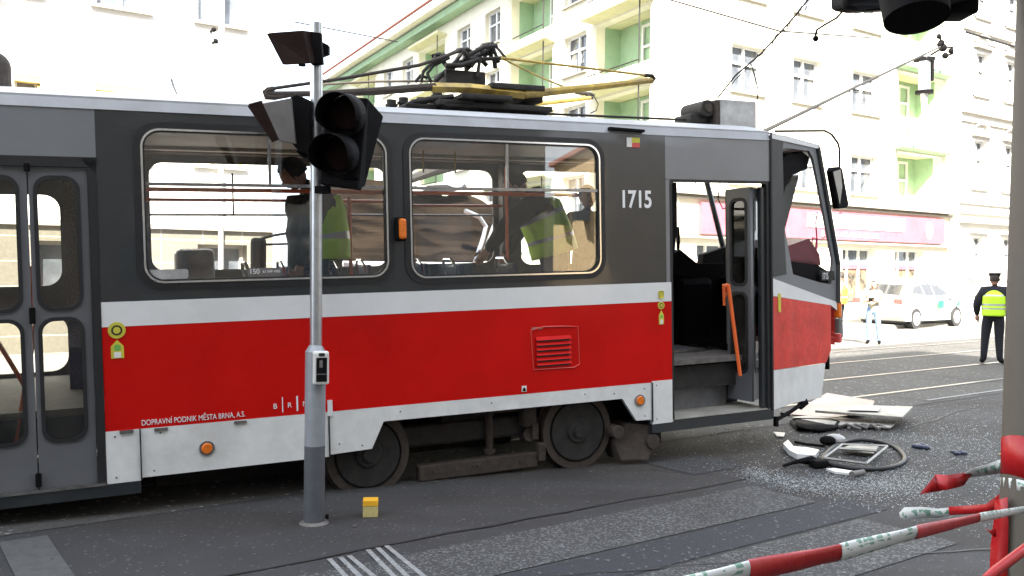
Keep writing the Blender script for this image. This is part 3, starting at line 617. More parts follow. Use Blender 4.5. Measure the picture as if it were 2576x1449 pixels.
# ---- marks on the side
def sun_badge(x, z, r=.05):
    o = MB().cyl((x, -.001, z), (x, -.006, z), r, n=24).build('round_sticker', M['stick_y'], tram)
    MB().cyl((x, -.006, z), (x, -.008, z), r*.62, n=20).build('ring', M['under'], o); MB().cyl((x, -.008, z), (x, -.010, z), r*.42, n=20).build('disc', M['stick_y'], o)
    b = MB(); s = r*.72; z2 = z-r-.085
    b.prism([(x-s, -.001, z2-.055), (x+s, -.001, z2-.055), (x+s, -.001, z2+.03), (x, -.001, z2+.075), (x-s, -.001, z2+.03)], (0, -.005, 0))
    o = b.build('house_sticker', M['stick_y'], tram)
    MB().cyl((x, -.006, z2+.02), (x, -.008, z2+.02), r*.4, n=16).build('green_dot', M['stick_g'], o); MB().box((x, -.007, z2-.03), (s*1.1, .003, .04)).build('white_field', M['stick_w'], o)
sun_badge(-3.765, 1.44, .058); sun_badge(.815, 1.43, .035); MB().box((.813, -.006, 1.53), (.05, .004, .07), None, .012).build('round_sticker', M['stick_y'], tram)
b = MB().box((.50, -.006, 2.905), (.07, .004, .085)).build('notice', M['stick_w'], tram)
MB().box((.56, -.008, 2.925), (.085, .004, .045)).build('notice_top', M['stick_y'], b); MB().box((.56, -.008, 2.88), (.08, .004, .04)).build('notice_bottom', M['stick_r'], b)
text('fleet_number', '1715', .215, .385, 2.325, -.004, M['letter'], tram, sx=.80, bold=.005)
text('operator_lettering', 'DOPRAVNÍ PODNIK MĚSTA BRNA, A.S.', .056, -3.625, .752, -.004, M['letter'], tram, sx=.74)
for px, ch in ((693, 'B'), (729, 'R'), (767, 'N'), (805, 'O')):
    q = TL(px, 1030); text('city_lettering', ch, .055, q.x-.018, .79, -.004, M['letter'], tram)
for px in (711, 748, 785): q = TL(px, 1030); MB().box((q.x, -.003, .815), (.006 if px != 748 else .012, .004, .115)).build('city_lettering_bar', M['letter'], tram)
b = MB().box((-.595, -.006, .775), (.045, .004, .05)).build('jack_mark', M['stick_w'], tram)
MB().prism([(-.612, -.0085, .755), (-.578, -.0085, .755), (-.588, -.0085, .785), (-.602, -.0085, .785)], (0, -.002, 0)).build('symbol', M['black'], b)
q = TL(665, 695); b = P_('window_notice', [rr(q.x-.12, 1.785, q.x+.12, 1.855, .01)], .006, 'inner', .004)
text('notice_lettering', '150', .052, q.x-.11, 1.812, .004, M['letter'], tram); text('notice_lettering', '61 549 1905', .026, q.x-.01, 1.818, .004, M['letter'], tram)
q = TL(400, 690); P_('window_notice', [rr(q.x-.13, 1.79, q.x+.2, 1.86, .02)], .004, 'cloud', .002)
for px, py in ((520, 1127), (1608, 1007)):
    q = TL(px, py); o = MB().cyl((q.x, -.010, q.z), (q.x, -.018, q.z), .054, n=24).build('side_reflector', M['steel'], tram)
    MB().cyl((q.x, -.018, q.z), (q.x, -.030, q.z), .040, .034, n=24).build('lens', M['reflector'], o)
o = MB().box((-1.672, -.03, 2.14), (.085, .06, .19), None, .015).build('turn_signal', M['black'], tram)
MB().box((-1.668, -.07, 2.14), (.06, .05, .165), None, .02).build('lens', M['reflector'], o)
# grille with dents
g = MB(); x0, x1 = -.475, -.135
for k in range(6):
    z = 1.195-.043*k; g.prism([(x0, -.002, z+.014), (x1, -.002, z+.014), (x1, -.026, z-.014), (x0, -.026, z-.014), (x0, -.002, z-.012), (x1, -.002, z-.012)][:4], (0, .004, .004))
gr = g.build('vent_grille', M['red'], tram)
g = MB()
for k in range(6): z = 1.172-.043*k; g.box(((x0+x1)/2, -.003, z), (x1-x0-.02, .004, .014))
g.build('slot', M['rubber'], gr)
MB().tube([(-.52, -.002, 1.27), (-.40, -.006, 1.295), (-.2, -.004, 1.29), (-.06, -.002, 1.28), (-.05, -.002, .95), (-.1, -.003, .925), (-.5, -.003, .93), (-.52, -.002, 1.27)], .006, 6).build('dent_edge', M['redbent'], gr)
MB().box((-.46, -.002, 1.285), (.10, .004, .018), None).build('scrape', M['steel'], gr)
# front step well and open folding door
MB().box((1.5, .27, .358), (1.18, .52, .02)).build('step', M['paper'], tram)
sz = [TL(1750, y, v).z for y, v in ((1022, .40), (957, .40), (942, .74), (880, .74))]
xe = TL(1826, 1000, .40).x
b = MB(); b.prism([(.94, .40, .36), (.94, .40, sz[1]), (.94, .74, sz[1]+.01), (.94, .74, sz[3]), (.94, 1.2, sz[3]+.01), (.94, 1.2, .36)], (xe-.94, 0, 0)); b.build('step_riser', M['step'], tram)
b = MB(); b.prism([(xe, .52, .37), (xe, .52, sz[1]-.02), (xe, .76, sz[1]), (xe, .76, sz[3]-.01), (xe, 1.2, sz[3]), (xe, 1.2, .37)], (2.1-xe, 0, 0)); b.build('step_side', M['greydark'], tram)
MB().box(((.94+xe)/2, .392, sz[1]), (xe-.95, .03, .025)).build('step_nosing', M['steel'], tram)
MB().box(((.94+xe)/2, .732, sz[3]), (xe-.95, .03, .022)).build('step_nosing', M['steel'], tram)
MB().box((2.05, 1.35, 1.07), (2.2, .04, 1.42)).box((1.15, 1.6, 1.5), (.5, .4, .35), None, .05).build('cab_dark_backing', M['black'], tram)  # black panel added so the cab reads dark against the bright street
MB().box((.90, .35, 1.45), (.045, .6, 2.15)).build('door_post_inner', M['greydark'], tram)
MB().prism([(.95, .05, 2.56), (1.04, .05, 2.56), (1.04, .05, 2.15), (.98, .05, 1.7), (.95, .05, 1.6)], (0, .4, 0)).build('hanging_lining', M['black'], tram)
P_('door_seal', [rr(.925, .36, 2.10, 2.60, .05), rr(.955, .30, 2.06, 2.56, .03)], .005, 'rubber', .03)
for k, (xa, xb, ya, yb) in enumerate(((TL(1829, 700, .38).x, TL(1889, 700, .05).x, .38, .05), (TL(1893, 700, .06).x, TL(1926, 700, .34).x, .06, .34))):
    L = math.hypot(xb-xa, yb-ya); ang = math.atan2(yb-ya, xb-xa)
    me = flat([rect(0, .44, L, 2.53), rr(.06, 1.58, L-.06, 2.42, .07), rr(.06, .72, L-.06, 1.50, .07)], .03, 0); me.materials.clear(); me.materials.append(M['doorgrey'])
    o = bpy.data.objects.new('door', me); COL.objects.link(o); o.parent = tram; o.matrix_basis = Matrix.Translation((xa, ya, 0)) @ Matrix.Rotation(ang, 4, 'Z')
    for q in ((.045, 1.565, L-.045, 2.435), (.045, .705, L-.045, 1.515)):
        plate('seal', [rr(*q, .08), rr(q[0]+.03, q[1]+.03, q[2]-.03, q[3]-.03, .06)], .04, -.006, M['rubber'], o)
        plate('pane', [rr(*q, .08)], .004, .012, M['doorglass'], o)
MB().box((2.04, .06, 1.45), (.06, .06, 2.16)).build('door_edge', M['greydark'], tram, bev=.01)
ua, ub = TL(1836, 700, .62).x, TL(1932, 700, .62).x
MB().box(((ua+ub)/2+.1, .66, 1.75), (ub-ua+.2, .05, 1.6)).build('door_dark_backing', M['inner'], tram)  # panel added behind the folded door so its panes look dark
a_, b_ = TL(1832, 716, .02), TL(1862, 945, .02)
MB().tube([a_, b_], .018).tube([a_+Vector((.0, .03, -.01)), a_+Vector((.06, .10, -.08)), a_+Vector((.05, .12, -.12))], .014).tube([a_, a_+Vector((-.04, .02, -.0)), a_+Vector((-.01, .05, -.20))], .014).build('door_handrail', M['orange'], tram)
# ---- damaged cab
CA = math.radians(17)
QD = Vector((math.cos(CA), math.sin(CA), 0)); QN = Vector((-math.sin(CA), math.cos(CA), 0))
QDw = TX*QD.x+TY*QD.y; QNw = TX*QN.x+TY*QN.y; QO = TO+TX*2.10
def TQ(px, py, off=0.):
    p = plane_pt(px, py, QO+QNw*off, QNw); return p
cabm = Matrix(((QD.x, QN.x, 0, 2.10), (QD.y, QN.y, 0, 0), (0, 0, 1, 0), (0, 0, 0, 1)))
QW = TRAM_M @ cabm; QI = QW.inverted()
def q2(px, py): p = QI @ TQ(px, py); return (p.x, p.z)
def cabplate(name, pxl, holes, m, y0=0., th=.03, label=None):
    o = plate(name, [[q2(*p) for p in pxl]]+[[q2(*p) for p in h] for h in holes], th, y0, m if not isinstance(m, str) else M[m], tram, label); o.matrix_basis = cabm; return o
cabplate('cab_side', [(1937, 345), (1960, 352), (2056, 372), (2075, 480), (2107, 665), (2108, 762), (1940, 700)], [[(1968, 378), (1975, 372), (2036, 380), (2046, 400), (2070, 520), (2096, 655), (2090, 715), (2060, 710), (1995, 690), (1972, 560)]], 'greylight', 0)
cabplate('cab_post', [(1937, 345), (1970, 355), (1968, 378), (1973, 600), (1978, 690), (1941, 698)], [], 'greydark', -.004, .034)
cabplate('white_band', [(1940, 699), (2108, 761), (2106, 782), (2090, 768), (1941, 744)], [], 'white', -.004)
cabplate('red_panel', [(1941, 745), (2090, 768), (2090, 880), (2078, 912), (1943, 931)], [], 'redbent', -.003, label='dented red panel of the cab')
cabplate('skirt', [(1943, 932), (2076, 914), (2066, 1000), (2002, 1012), (1944, 1032)], [], 'skirt', -.002)
cabplate('door_sticker', [(1956, 738), (1963, 739), (1963, 785), (1956, 785)], [], 'stick_y', -.008, .004)
cabplate('roof_edge', [(1935, 337), (1970, 340), (2055, 363), (2060, 376), (2056, 374), (1937, 348)], [], 'white', -.01, .02)
MB().box((2.105, .0, 1.7), (.02, .03, 2.7)).build('cab_joint', M['rubber'], tram)
# front nose pieces
qe = [to_tram(TQ(2103, y)) for y in (660, 770, 880)]
fx = qe[1].x; fy = qe[1].y
def far(p): return Vector((p.x, WD-p.y, p.z))
b = MB(); p0, p1, p2 = to_tram(TQ(2056, 372)), to_tram(TQ(2107, 665)), to_tram(TQ(2107, 762))
b.tube([p0, to_tram(TQ(2075, 480)), p1, p2], .035); b.tube([far(p0), far(p0)*.5+far(p1)*.5+Vector((-.1, -.05, 0)), far(p2)], .035); b.tube([p0, (p0.x+.05, WD/2, p0.z+.05), far(p0)], .04)
b.build('windscreen_frame', M['greydark'], tram)
b = MB(); rA = [(UF, y, roofprof(y)) for y in ys]; hw = WD/2-p0.y
rB = [(p0.x, WD/2+(y-WD/2)/(WD/2-.06)*hw, p0.z+.02+(roofprof(y)-3.05)*.6) for y in ys]
b.prism([rA[0], rA[-1], rB[-1], rB[0]], (0, 0, -.02))
va = [b.b.verts.new(p) for p in rA]; vb = [b.b.verts.new(p) for p in rB]
for i in range(len(ys)-1): b.b.faces.new((va[i], vb[i], vb[i+1], va[i+1]))
b.build('front_roof', M['roof'], tram, 'auto')
nz = MB(); NXN, NZN = 10, 7; vs = []
random.seed(3)
for i in range(NXN+1):
    row = []
    for j in range(NZN+1):
        y = fy+(WD-2*fy)*i/NXN; z = .88+(.45)*j/NZN
        row.append(nz.b.verts.new((fx-.02+(.10-.28*random.random() if 0 < i < NXN else 0), y, z+.05*random.random())))
    vs.append(row)
for i in range(NXN):
    for j in range(NZN): nz.b.faces.new((vs[i][j], vs[i+1][j], vs[i+1][j+1], vs[i][j+1]))
nz.build('crushed_nose', M['redbent'], tram)
MB().box((fx-.28, WD/2, 1.35), (.5, 1.7, .5), Matrix.Rotation(.15, 3, 'Y'), .05).box((fx-.55, 1.4, 1.62), (.5, .9, .12), Matrix.Rotation(-.25, 3, 'Y'), .03).build('dashboard', M['black'], tram)
def qt(px, py, off): return to_tram(TQ(px, py, off))
b = MB(); b.prism([qt(1972, 622, .03), qt(2035, 600, .03), qt(2062, 640, .03), qt(2065, 668, .03), qt(1972, 655, .03)], TRAM_M.to_3x3().inverted() @ (QNw*.5)); b.build('torn_dash_cover', mat('dark_red_plastic', (.10, .008, .015), .5, var=.3), tram)
b = MB(); b.prism([qt(1972, 628, .03), qt(2010, 628, .03), qt(2060, 668, .03), qt(2095, 690, .03), qt(2092, 730, .03), qt(2050, 728, .03), qt(1972, 700, .03)], TRAM_M.to_3x3().inverted() @ (QNw*.7)); b.build('cab_console', M['black'], tram)
o = cabplate('number_plate', [(2060, 680), (2094, 682), (2096, 705), (2062, 706)], [], 'under', -.02, .02)
n_ = text('plate_lettering', '1715', .1, 0, 0, -.025, M['letter'], tram, sx=.62); n_.matrix_basis = cabm @ Matrix.Translation((q2(2063, 703)[0], 0, q2(2063, 703)[1]))
n_.parent = o; n_.matrix_basis = Matrix.Translation((q2(2063, 703)[0], 0, q2(2063, 703)[1]))
# sagging blind / roof lining, wiring, broken strip
b = MB(); nsh = TRAM_M.to_3x3().inverted() @ (QNw*.25)
b.prism([qt(1970, 400, .05), qt(1985, 385, .05), qt(2000, 388, .05), qt(2015, 380, .05), qt(2036, 395, .05), qt(2030, 425, .05), qt(1995, 440, .05), qt(1976, 470, .05), qt(1970, 500, .05)], nsh); b.build('sagging_blind', M['black'], tram)
b = MB(); b.prism([qt(1968, 470, .12), qt(1976, 468, .12), qt(2010, 440, .12), qt(1995, 500, .12), qt(1974, 580, .12), qt(1972, 540, .12)], nsh*.3); b.build('bent_far_post', M['greydark'], tram)
b = MB(); b.tube([qt(2040, 620, .12), qt(2045, 598, .12), qt(2055, 600, .12), qt(2052, 560, .12), qt(2056, 535, .12)], .008); b.tube([qt(2055, 600, .12), qt(2052, 640, .12)], .012).build('bent_wire', mat('pink_strip', (.5, .03, .12), .5), tram)
for k, pl in enumerate((((1812, 455), (1806, 500), (1818, 525), (1845, 520)), ((1745, 455), (1757, 470), (1770, 462)), ((1815, 610), (1830, 700), (1850, 760)))):
    MB().tube([TL(*p, .9) for p in pl], .006).build('loose_cable', M['black'], tram)
b = MB()  # steering wheel and driver's seat
c = TL(1706, 602, 1.5)
b.tube([c+Vector((.10*math.sin(t*PI/8)*.5, .14*math.sin(t*PI/8)*.6, .13*math.cos(t*PI/8))) for t in range(17)], .014)
for t in (0, 5, 11): b.tube([c, c+Vector((.05*math.sin(t*PI/8), .08*math.sin(t*PI/8), .13*math.cos(t*PI/8)))], .010)
b.build('hand_wheel', M['black'], tram)
b = MB(); b.prism([TL(1690, 640, 1.3), TL(1712, 628, 1.3), TL(1745, 655, 1.3), TL(1790, 690, 1.3), TL(1760, 700, 1.3), TL(1690, 690, 1.3)], (0, .5, 0)); b.box(TL(1720, 780, 1.5), (.5, .5, .75), None, .08); b.build('driver_seat', M['black'], tram)
b = MB(); b.prism([TL(1770, 640, 1.6), TL(1830, 620, 1.6), TL(1830, 760, 1.6), TL(1755, 730, 1.6)], (0, .1, 0)); b.build('switch_panel', M['black'], tram)
# mirror and bumper lamps
m0 = qt(1950, 330, .0)
MB().tube([m0, qt(2075, 329, 0), qt(2092, 338, 0), qt(2108, 360, 0), qt(2112, 376, 0), qt(2112, 425, 0)], .012).build('mirror_arm', M['black'], tram)
mm = qt(2114, 472, 0)
b = MB(); b.prism([qt(2093, 430, -.02), qt(2098, 420, -.02), qt(2114, 419, -.02), qt(2120, 426, -.02), qt(2136, 515, -.02), qt(2130, 523, -.02), qt(2110, 525, -.02)], TRAM_M.to_3x3().inverted() @ (QNw*.07)); mr_ = b.build('wing_mirror', M['black'], tram, bev=.008)
b = MB(); b.prism([qt(2096, 432, -.026), qt(2115, 426, -.026), qt(2119, 470, -.026), qt(2113, 515, -.026)], TRAM_M.to_3x3().inverted() @ (QNw*.004)); b.build('mirror_glass', M['chrome'], mr_)
for ya, yb, mk in ((757, 800, 'reflector'), (800, 838, 'inner'), (838, 862, 'stick_r')):
    c = qt(2102, (ya+yb)/2, .03); t_ = qt(2102, ya, .03); u_ = qt(2102, yb, .03)
    MB().box(c, (.06, .12, abs(t_.z-u_.z)*.96), Matrix.Rotation(CA, 3, 'Z'), .012).build('tail_lamp', M[mk], tram)
MB().box(qt(2080, 905, .05), (.03, .05, .2)).build('bracket', M['black'], tram)
MB().tube([qt(1955, 1055, .02), qt(1990, 1035, .02), qt(2010, 1020, .02)], .02).tube([qt(1965, 1040, .02), qt(1985, 1045, .02)], .012).box(qt(2020, 1016, .02), (.12, .04, .07), Matrix.Rotation(-.5, 3, 'Y'), .01).box(qt(1952, 1060, .02), (.04, .04, .10), None, .005).build('hanging_bracket', M['black'], tram)
# ---- underframe and bogies
MB().box((-3.6, 1.22, .70), (11.0, 1.9, .22)).build('underframe', M['under'], tram)
MB().box((-2.9, .9, .50), (1.1, .9, .28), None, .02).box((-3.2, 1.0, .42), (.7, 1.2, .25)).build('underfloor_box', M['under'], tram)
MB().box((-2.75, 1.35, .33), (1.5, 1.1, .5), None, .02).build('underfloor_box', M['under'], tram)  # unseen box added to block light passing under the tram
MB().box((-.965, 1.25, .40), (1.25, .9, .52), None, .03).build('bogie_light_block', M['under'], tram)  # block added between the wheels to keep the underside dark
MB().box((1.2, 1.3, .42), (1.5, 1.5, .42)).build('coupler_housing', M['under'], tram)
MB().box((-3.7, WD-.06, .38), (11.4, .03, .42)).build('far_light_stop', M['under'], tram)  # plate added on the far side to stop light below the body
for x, z in ((-3.5, .69), (-2.4, .69), (-2.2, .47), (-2.02, .44), (-1.7, .68), (-.9, .68), (0., .68), (.3, .66), (.62, .68), (.62, .43), (.75, .70), (.75, .39), (-3.55, .42), (-2.4, .42), (-3.8, .69), (-3.8, .40)): MB().cyl((x, -.004, z), (x, -.0085, z), .007, n=8).build('screw', M['inner'], tram)
def wheel_at(x, y, z, s):
    o = MB()
    o.cyl((x, y, z), (x, y+s*.10, z), .345, .345, n=48).cyl((x, y+s*.10, z), (x, y+s*.125, z), .37, n=48)
    t = o.build('wheel', M['rust'], tram, 'auto')
    MB().cyl((x, y-s*.006, z), (x, y+s*.01, z), .262, n=40).cyl((x, y-s*.03, z), (x, y, z), .10, .12, n=24).cyl((x, y-s*.055, z), (x, y-s*.03, z), .055, n=16).build('hub', M['under'], t, 'auto')
    r = MB(); r.tube([(x+.27*math.cos(a*PI/20), y-s*.005, z+.27*math.sin(a*PI/20)) for a in range(41)], .009, 6); r.build('ring', M['black'], t)
    return t
wz = .345
for x in (0., -1.93, -6.7, -8.6):
    for y, s in ((.14, 1), (2.22, -1)): wheel_at(x, y, wz-.01, s)
    MB().cyl((x, .2, wz), (x, 2.2, wz), .07).build('axle', M['rust'], tram)
for x0 in (-.965, -7.65):
    b = MB(); b.box((x0, .36, .40), (2.1, .16, .18), None, .03).box((x0, 2.05, .40), (2.1, .16, .18)).box((x0, 1.2, .45), (.5, 1.7, .2)); b.build('bogie_frame', M['under'], tram)
    b = MB(); b.box((x0+.02, .20, .115), (1.10, .10, .13), None, .01).box((x0+.60, .16, .18), (.07, .08, .16), None, .01)
    for k in range(5): b.cyl((x0-.4+.2*k, .135, .12), (x0-.4+.2*k, .15, .12), .014, n=8)
    b.build('track_brake', M['rust'], tram)
    b = MB(); b.cyl((x0+.15, .25, .18), (x0+.15, .25, .58), .032).cyl((x0+.15, .25, .2), (x0+.15, .25, .24), .05).box((x0+.52, .25, .50), (.14, .14, .2), None, .03).cyl((x0+.52, .2, .33), (x0+.52, .3, .3), .06).box((x0+.56, .22, .36), (.06, .1, .14)); b.box((x0+.33, .3, .56), (.6, .06, .05)); b.build('spring_unit', M['rust'], tram)
b = MB(); b.prism([(.40, .05, .03), (.66, .0, .02), (.72, .02, .12), (.70, .05, .33), (.5, .1, .36), (.36, .12, .20)], (0, .25, 0)).cyl((.72, .0, .18), (.72, .22, .18), .07, n=16).cyl((.0+.36, .02, .30), (.36, .3, .30), .06); b.build('lifeguard_gear', M['rust'], tram, bev=.01)
MB().box((.88, .25, .18), (.11, .1, .14)).box((.90, .25, .10), (.05, .06, .08)).build('sand_pipe', M['under'], tram)
# ---- roof gear
RV = 1.25
def RP(px, py, v=RV): return TL(px, py, v)
rg = MB(); c0, c1 = RP(1812, 300, .75), RP(1903, 300, .75)
x0, x1 = c0.x, c1.x; z0, z1 = 3.12, RP(1812, 249, .75).z
bx_ = MB().box(((x0+x1)/2, 1.05, (z0+z1)/2), (x1-x0, .6, z1-z0), None, .008).build('resistor_box', M['cloud'], tram)
MB().box(((x0+x1)/2, .745, z0+(z1-z0)*.22), (x1-x0, .01, .012)).build('seam', M['black'], bx_)
MB().box((x0-.03, 1.0, (z0+z1)/2), (.05, .5, z1-z0-.02)).build('end_plate', M['rust'], bx_)
cm = RP(1771, 274, .85)
MB().cyl((cm.x, .78, cm.z), (cm.x, 1.15, cm.z), .085, n=24).box((cm.x-.02, 1.0, cm.z-.10), (.3, .3, .10), None, .02).box((cm.x+.13, 1, cm.z-.06), (.12, .4, .2)).build('fan_motor', M['under'], tram, 'auto')
MB().cyl((cm.x, .765, cm.z), (cm.x, .78, cm.z), .045, n=16).build('fan_hub', M['rust'], tram)
for v, pa, pb in ((.95, (1370, 286), (1760, 303)), (.75, (1360, 297), (1745, 312))): MB().tube([RP(*pa, v), RP(*pb, v)], .012).build('roof_conduit', M['under'], tram)
MB().tube([RP(622, 258, 1), RP(623, 205, 1), RP(630, 170, 1), RP(641, 159, 1), RP(655, 165, 1), RP(672, 195, 1), RP(690, 228, 1)], .006).build('antenna', M['galv'], tram)
MB().tube([RP(431, 198, 1), RP(436, 215, 1), RP(450, 248, 1)], .010, rs=[.014, .012, .006]).build('antenna', M['galv'], tram)
b = MB(); b.cyl((-4.60, 1.0, 3.1), (-4.60, 1.0, 3.42), .19, n=24).sph((-4.60, 1.0, 3.42), .19, (1, 1, .7)); b.build('roof_vent', M['rust'], tram, 'auto')
# pantograph (collapsed)
pt = MB()
A = lambda px, py, v=RV: RP(px, py, v)
pt.tube([A(690, 222, .75), A(860, 198, .75), A(1055, 164, .8), A(1110, 145, .9), A(1155, 128, 1)], .015)
pt.tube([A(815, 212, 1.6), A(950, 205, 1.6), A(1095, 204, 1.5)], .011)
pt.tube([A(668, 236, .75), A(800, 236, .75), A(940, 230, .75), A(1095, 218, .75)], .03, rs=[.022, .026, .034, .036])
pt.tube([A(692, 222, .75), A(675, 226, .75), A(667, 232, .75), A(670, 244, .75), A(690, 245, .75), A(735, 238, .75)], .024, rs=[.018, .026, .028, .028, .024, .02])
o = pt.build('pantograph', M['rust'], tram, 'auto')
pf = MB(); pf.tube([A(1085, 220, .75), A(1180, 222, .75), A(1320, 237, .75)], .045, 4).tube([A(1320, 237, .75), A(1450, 224, .75), A(1640, 202, .75)], .038, rs=[.042, .036, .026])
pf.tube([A(1255, 270, 1.9), A(1380, 258, 1.9), A(1485, 246, 1.9)], .026, rs=[.012, .026, .024]); pf.build('lower_arm', M['yellow'], o, 'auto')
pj = MB(); pj.tube([A(1625, 205, .75), A(1641, 204, .75), A(1646, 198, .75), A(1641, 191, .75), A(1622, 189, .75)], .02).tube([A(1475, 240, 1.9), A(1490, 246, 1.9), A(1494, 240, 1.9), A(1485, 236, 1.9), A(1448, 233, 1.9)], .02)
pj.tube([A(1495, 243, 1.9), A(1505, 262, 1.9), A(1500, 278, 1.9), A(1485, 285, 1.9)], .006); pj.build('joint', M['under'], o, 'auto')
pu = MB(); pu.tube([A(1622, 189, .75), A(1450, 168, .75), A(1262, 146, .75)], .012).tube([A(1265, 148, .9), A(1350, 190, 1.2), A(1445, 230, 1.5)], .010).build('upper_rod', M['yellow'], o)
ph = MB()
segs = [((1060, 205), (1065, 180), (1085, 160), (1105, 150), (1150, 128)), ((1095, 205), (1125, 175), (1160, 155), (1190, 150)), ((1150, 128), (1175, 124), (1205, 145), (1225, 165)),
        ((1170, 150), (1190, 140), (1215, 112), (1240, 106), (1255, 125), (1275, 150)), ((1190, 150), (1230, 148), (1262, 146)), ((1232, 108), (1236, 150)), ((1215, 140), (1243, 132)), ((1180, 138), (1215, 120), (1250, 115)),
        ((1243, 150), (1246, 172)), ((1085, 208), (1075, 185), (1090, 165), (1130, 145)), ((1110, 208), (1135, 185), (1150, 150), (1165, 128)), ((1165, 128), (1180, 150), (1200, 148)), ((1045, 206), (1058, 190), (1075, 196)), ((1200, 120), (1210, 148)), ((1120, 165), (1160, 165), (1205, 150))]
random.seed(9)
for k in range(16):
    x, y = random.uniform(1075, 1240), random.uniform(120, 200); segs.append(((x, y), (x+random.uniform(-25, 35), y+random.uniform(-28, 22)), (x+random.uniform(-10, 60), y+random.uniform(-10, 34))))
segs = [tuple((px, max(py, 104+abs(px-1225)*.28)) for px, py in sg) for sg in segs]
for i, sg in enumerate(segs):
    v = 1.05+.35*((i*37) % 7)/7; ph.tube([A(x, y, v) for x, y in sg], .016+.008*((i*13) % 3)/2)
ph.build('crushed_collector_head', M['under'], o, 'auto')
a, b_ = A(1130, 190, 1.0), A(1230, 190, 1.0)
MB().box(((a.x+b_.x)/2, 1.25, a.z), (b_.x-a.x, .35, .15), None, .01).build('drive_box', M['under'], o)
pb = MB(); 
for (x, y, w_, h_, v) in ((1105, 276, .34, .05, 1.2), (1180, 262, .5, .04, 1.1), (1210, 285, 1.1, .05, 1.2), (1255, 238, .55, .05, 1.15), (1020, 285, .3, .04, 1.3), (1290, 262, .22, .10, 1.3)):
    q = A(x, y, v); pb.box((q.x, v, q.z), (w_, .9, h_), None, .008)
for (x, y) in ((985, 268), (1015, 262), (1330, 278), (1060, 262), (1140, 268), (1200, 268), (1100, 245), (1240, 255)):
    q = A(x, y, 1.1); pb.cyl((q.x, 1.1, 3.12), (q.x, 1.1, q.z+.06), .045, n=12).cyl((q.x, 1.1, q.z), (q.x, 1.1, q.z+.02), .06, n=12)
pb.tube([A(1010, 275, .9), A(1040, 258, .9), A(1085, 250, .9), A(1140, 244, .9)], .03).tube([A(1300, 288, .9), A(1370, 284, .9)], .05)
pb.build('base_frame', M['under'], o, 'auto')

# ================================================================== second, crumpled tram behind
def fromD(px, py, Z): return D(px, py, Z)
W0 = AN(7.6, 9.85)     # near side of the second track
wrm = frame_m(W0, AV); wr = root('wrecked_tram', wrm, 'crumpled dusty brown tram body seen through the windows behind the grey tram', 'tram')
wi = wrm.inverted()
def WP(px, py, y=0.): # point of the wreck's side plane
    p = plane_pt(px, py, W0+NV*y, NV); return wi @ p
xl, xr_ = WP(865, 560).x, WP(1262, 560).x
b = MB(); NX, NZ = 90, 34; g = []
def ztop(t):   # height of the torn upper edge along the side
    return 2.72+.10*math.sin(t*9)-.28*max(0, t-.72)/.28+.12*math.exp(-((t-.35)/.08)**2)
for i in range(NX+1):
    row = []
    for j in range(NZ+1):
        t = i/NX; x = xl+(xr_-xl)*t; z = 1.86+(ztop(t)-1.86)*j/NZ
        n1 = noise.noise(Vector((x*1.3, z*2.2, 1)))*.13+abs(noise.noise(Vector((x*1.6+z*1.2, z*4, 5))))*.10+noise.noise(Vector((x*.8, z*16, 5)))*.012
        row.append(b.b.verts.new((x, n1+.1, z)))
    g.append(row)
for i in range(NX):
    for j in range(NZ): b.b.faces.new((g[i][j], g[i+1][j], g[i+1][j+1], g[i][j+1]))
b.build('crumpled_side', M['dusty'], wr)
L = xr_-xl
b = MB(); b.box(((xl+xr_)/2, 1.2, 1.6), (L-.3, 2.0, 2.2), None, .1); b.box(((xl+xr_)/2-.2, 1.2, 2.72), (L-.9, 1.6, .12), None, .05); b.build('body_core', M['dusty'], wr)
MB().box(((xl+xr_)/2, .12, 1.76), (L-.1, .04, .16)).build('white_band', M['white'], wr); MB().box(((xl+xr_)/2, .12, 1.12), (L-.1, .04, 1.0)).build('red_panel', M['red'], wr)
for k in range(2):
    x = xl+.5+1.9*k; MB().cyl((x, .2, .34), (x, .3, .34), .34, n=32).build('wheel', M['rust'], wr)
b = MB(); b.tube([WP(1195, 660, -.3), WP(1215, 600, -.3), WP(1222, 570, -.3), WP(1205, 545, -.3), WP(1170, 530, -.3)], .03); b.tube([WP(1210, 660, -.3), WP(1232, 590, -.3), WP(1250, 545, -.3)], .02); b.build('bent_frame', M['galv'], wr)
b = MB(); b.tube([WP(1030, 452, -.2), WP(1090, 430, -.2), WP(1150, 418, -.2), WP(1185, 416, -.2)], .05, rs=[.05, .06, .05, .02]).build('bent_pole', M['under'], wr)
b = MB(); b.prism([WP(1062, 485, 0), WP(1075, 466, 0), WP(1125, 464, 0), WP(1155, 476, 0), WP(1170, 462, 0), WP(1185, 486, 0)], (0, .4, 0)); b.build('torn_roof_sheet', M['cloud'], wr)
ma = [WP(p[0], p[1], -.5) for p in ((790, 578), (745, 583), (690, 592), (650, 602), (640, 612), (638, 640), (638, 690))]
b = MB(); b.tube(ma, .014).tube([WP(770, 612, -.5), WP(645, 616, -.5)], .012).build('mirror_arm', M['under'], wr)
c = WP(650, 648, -.5); MB().box(c, (.17, .08, .42), None, .04).build('wing_mirror', M['under'], wr)

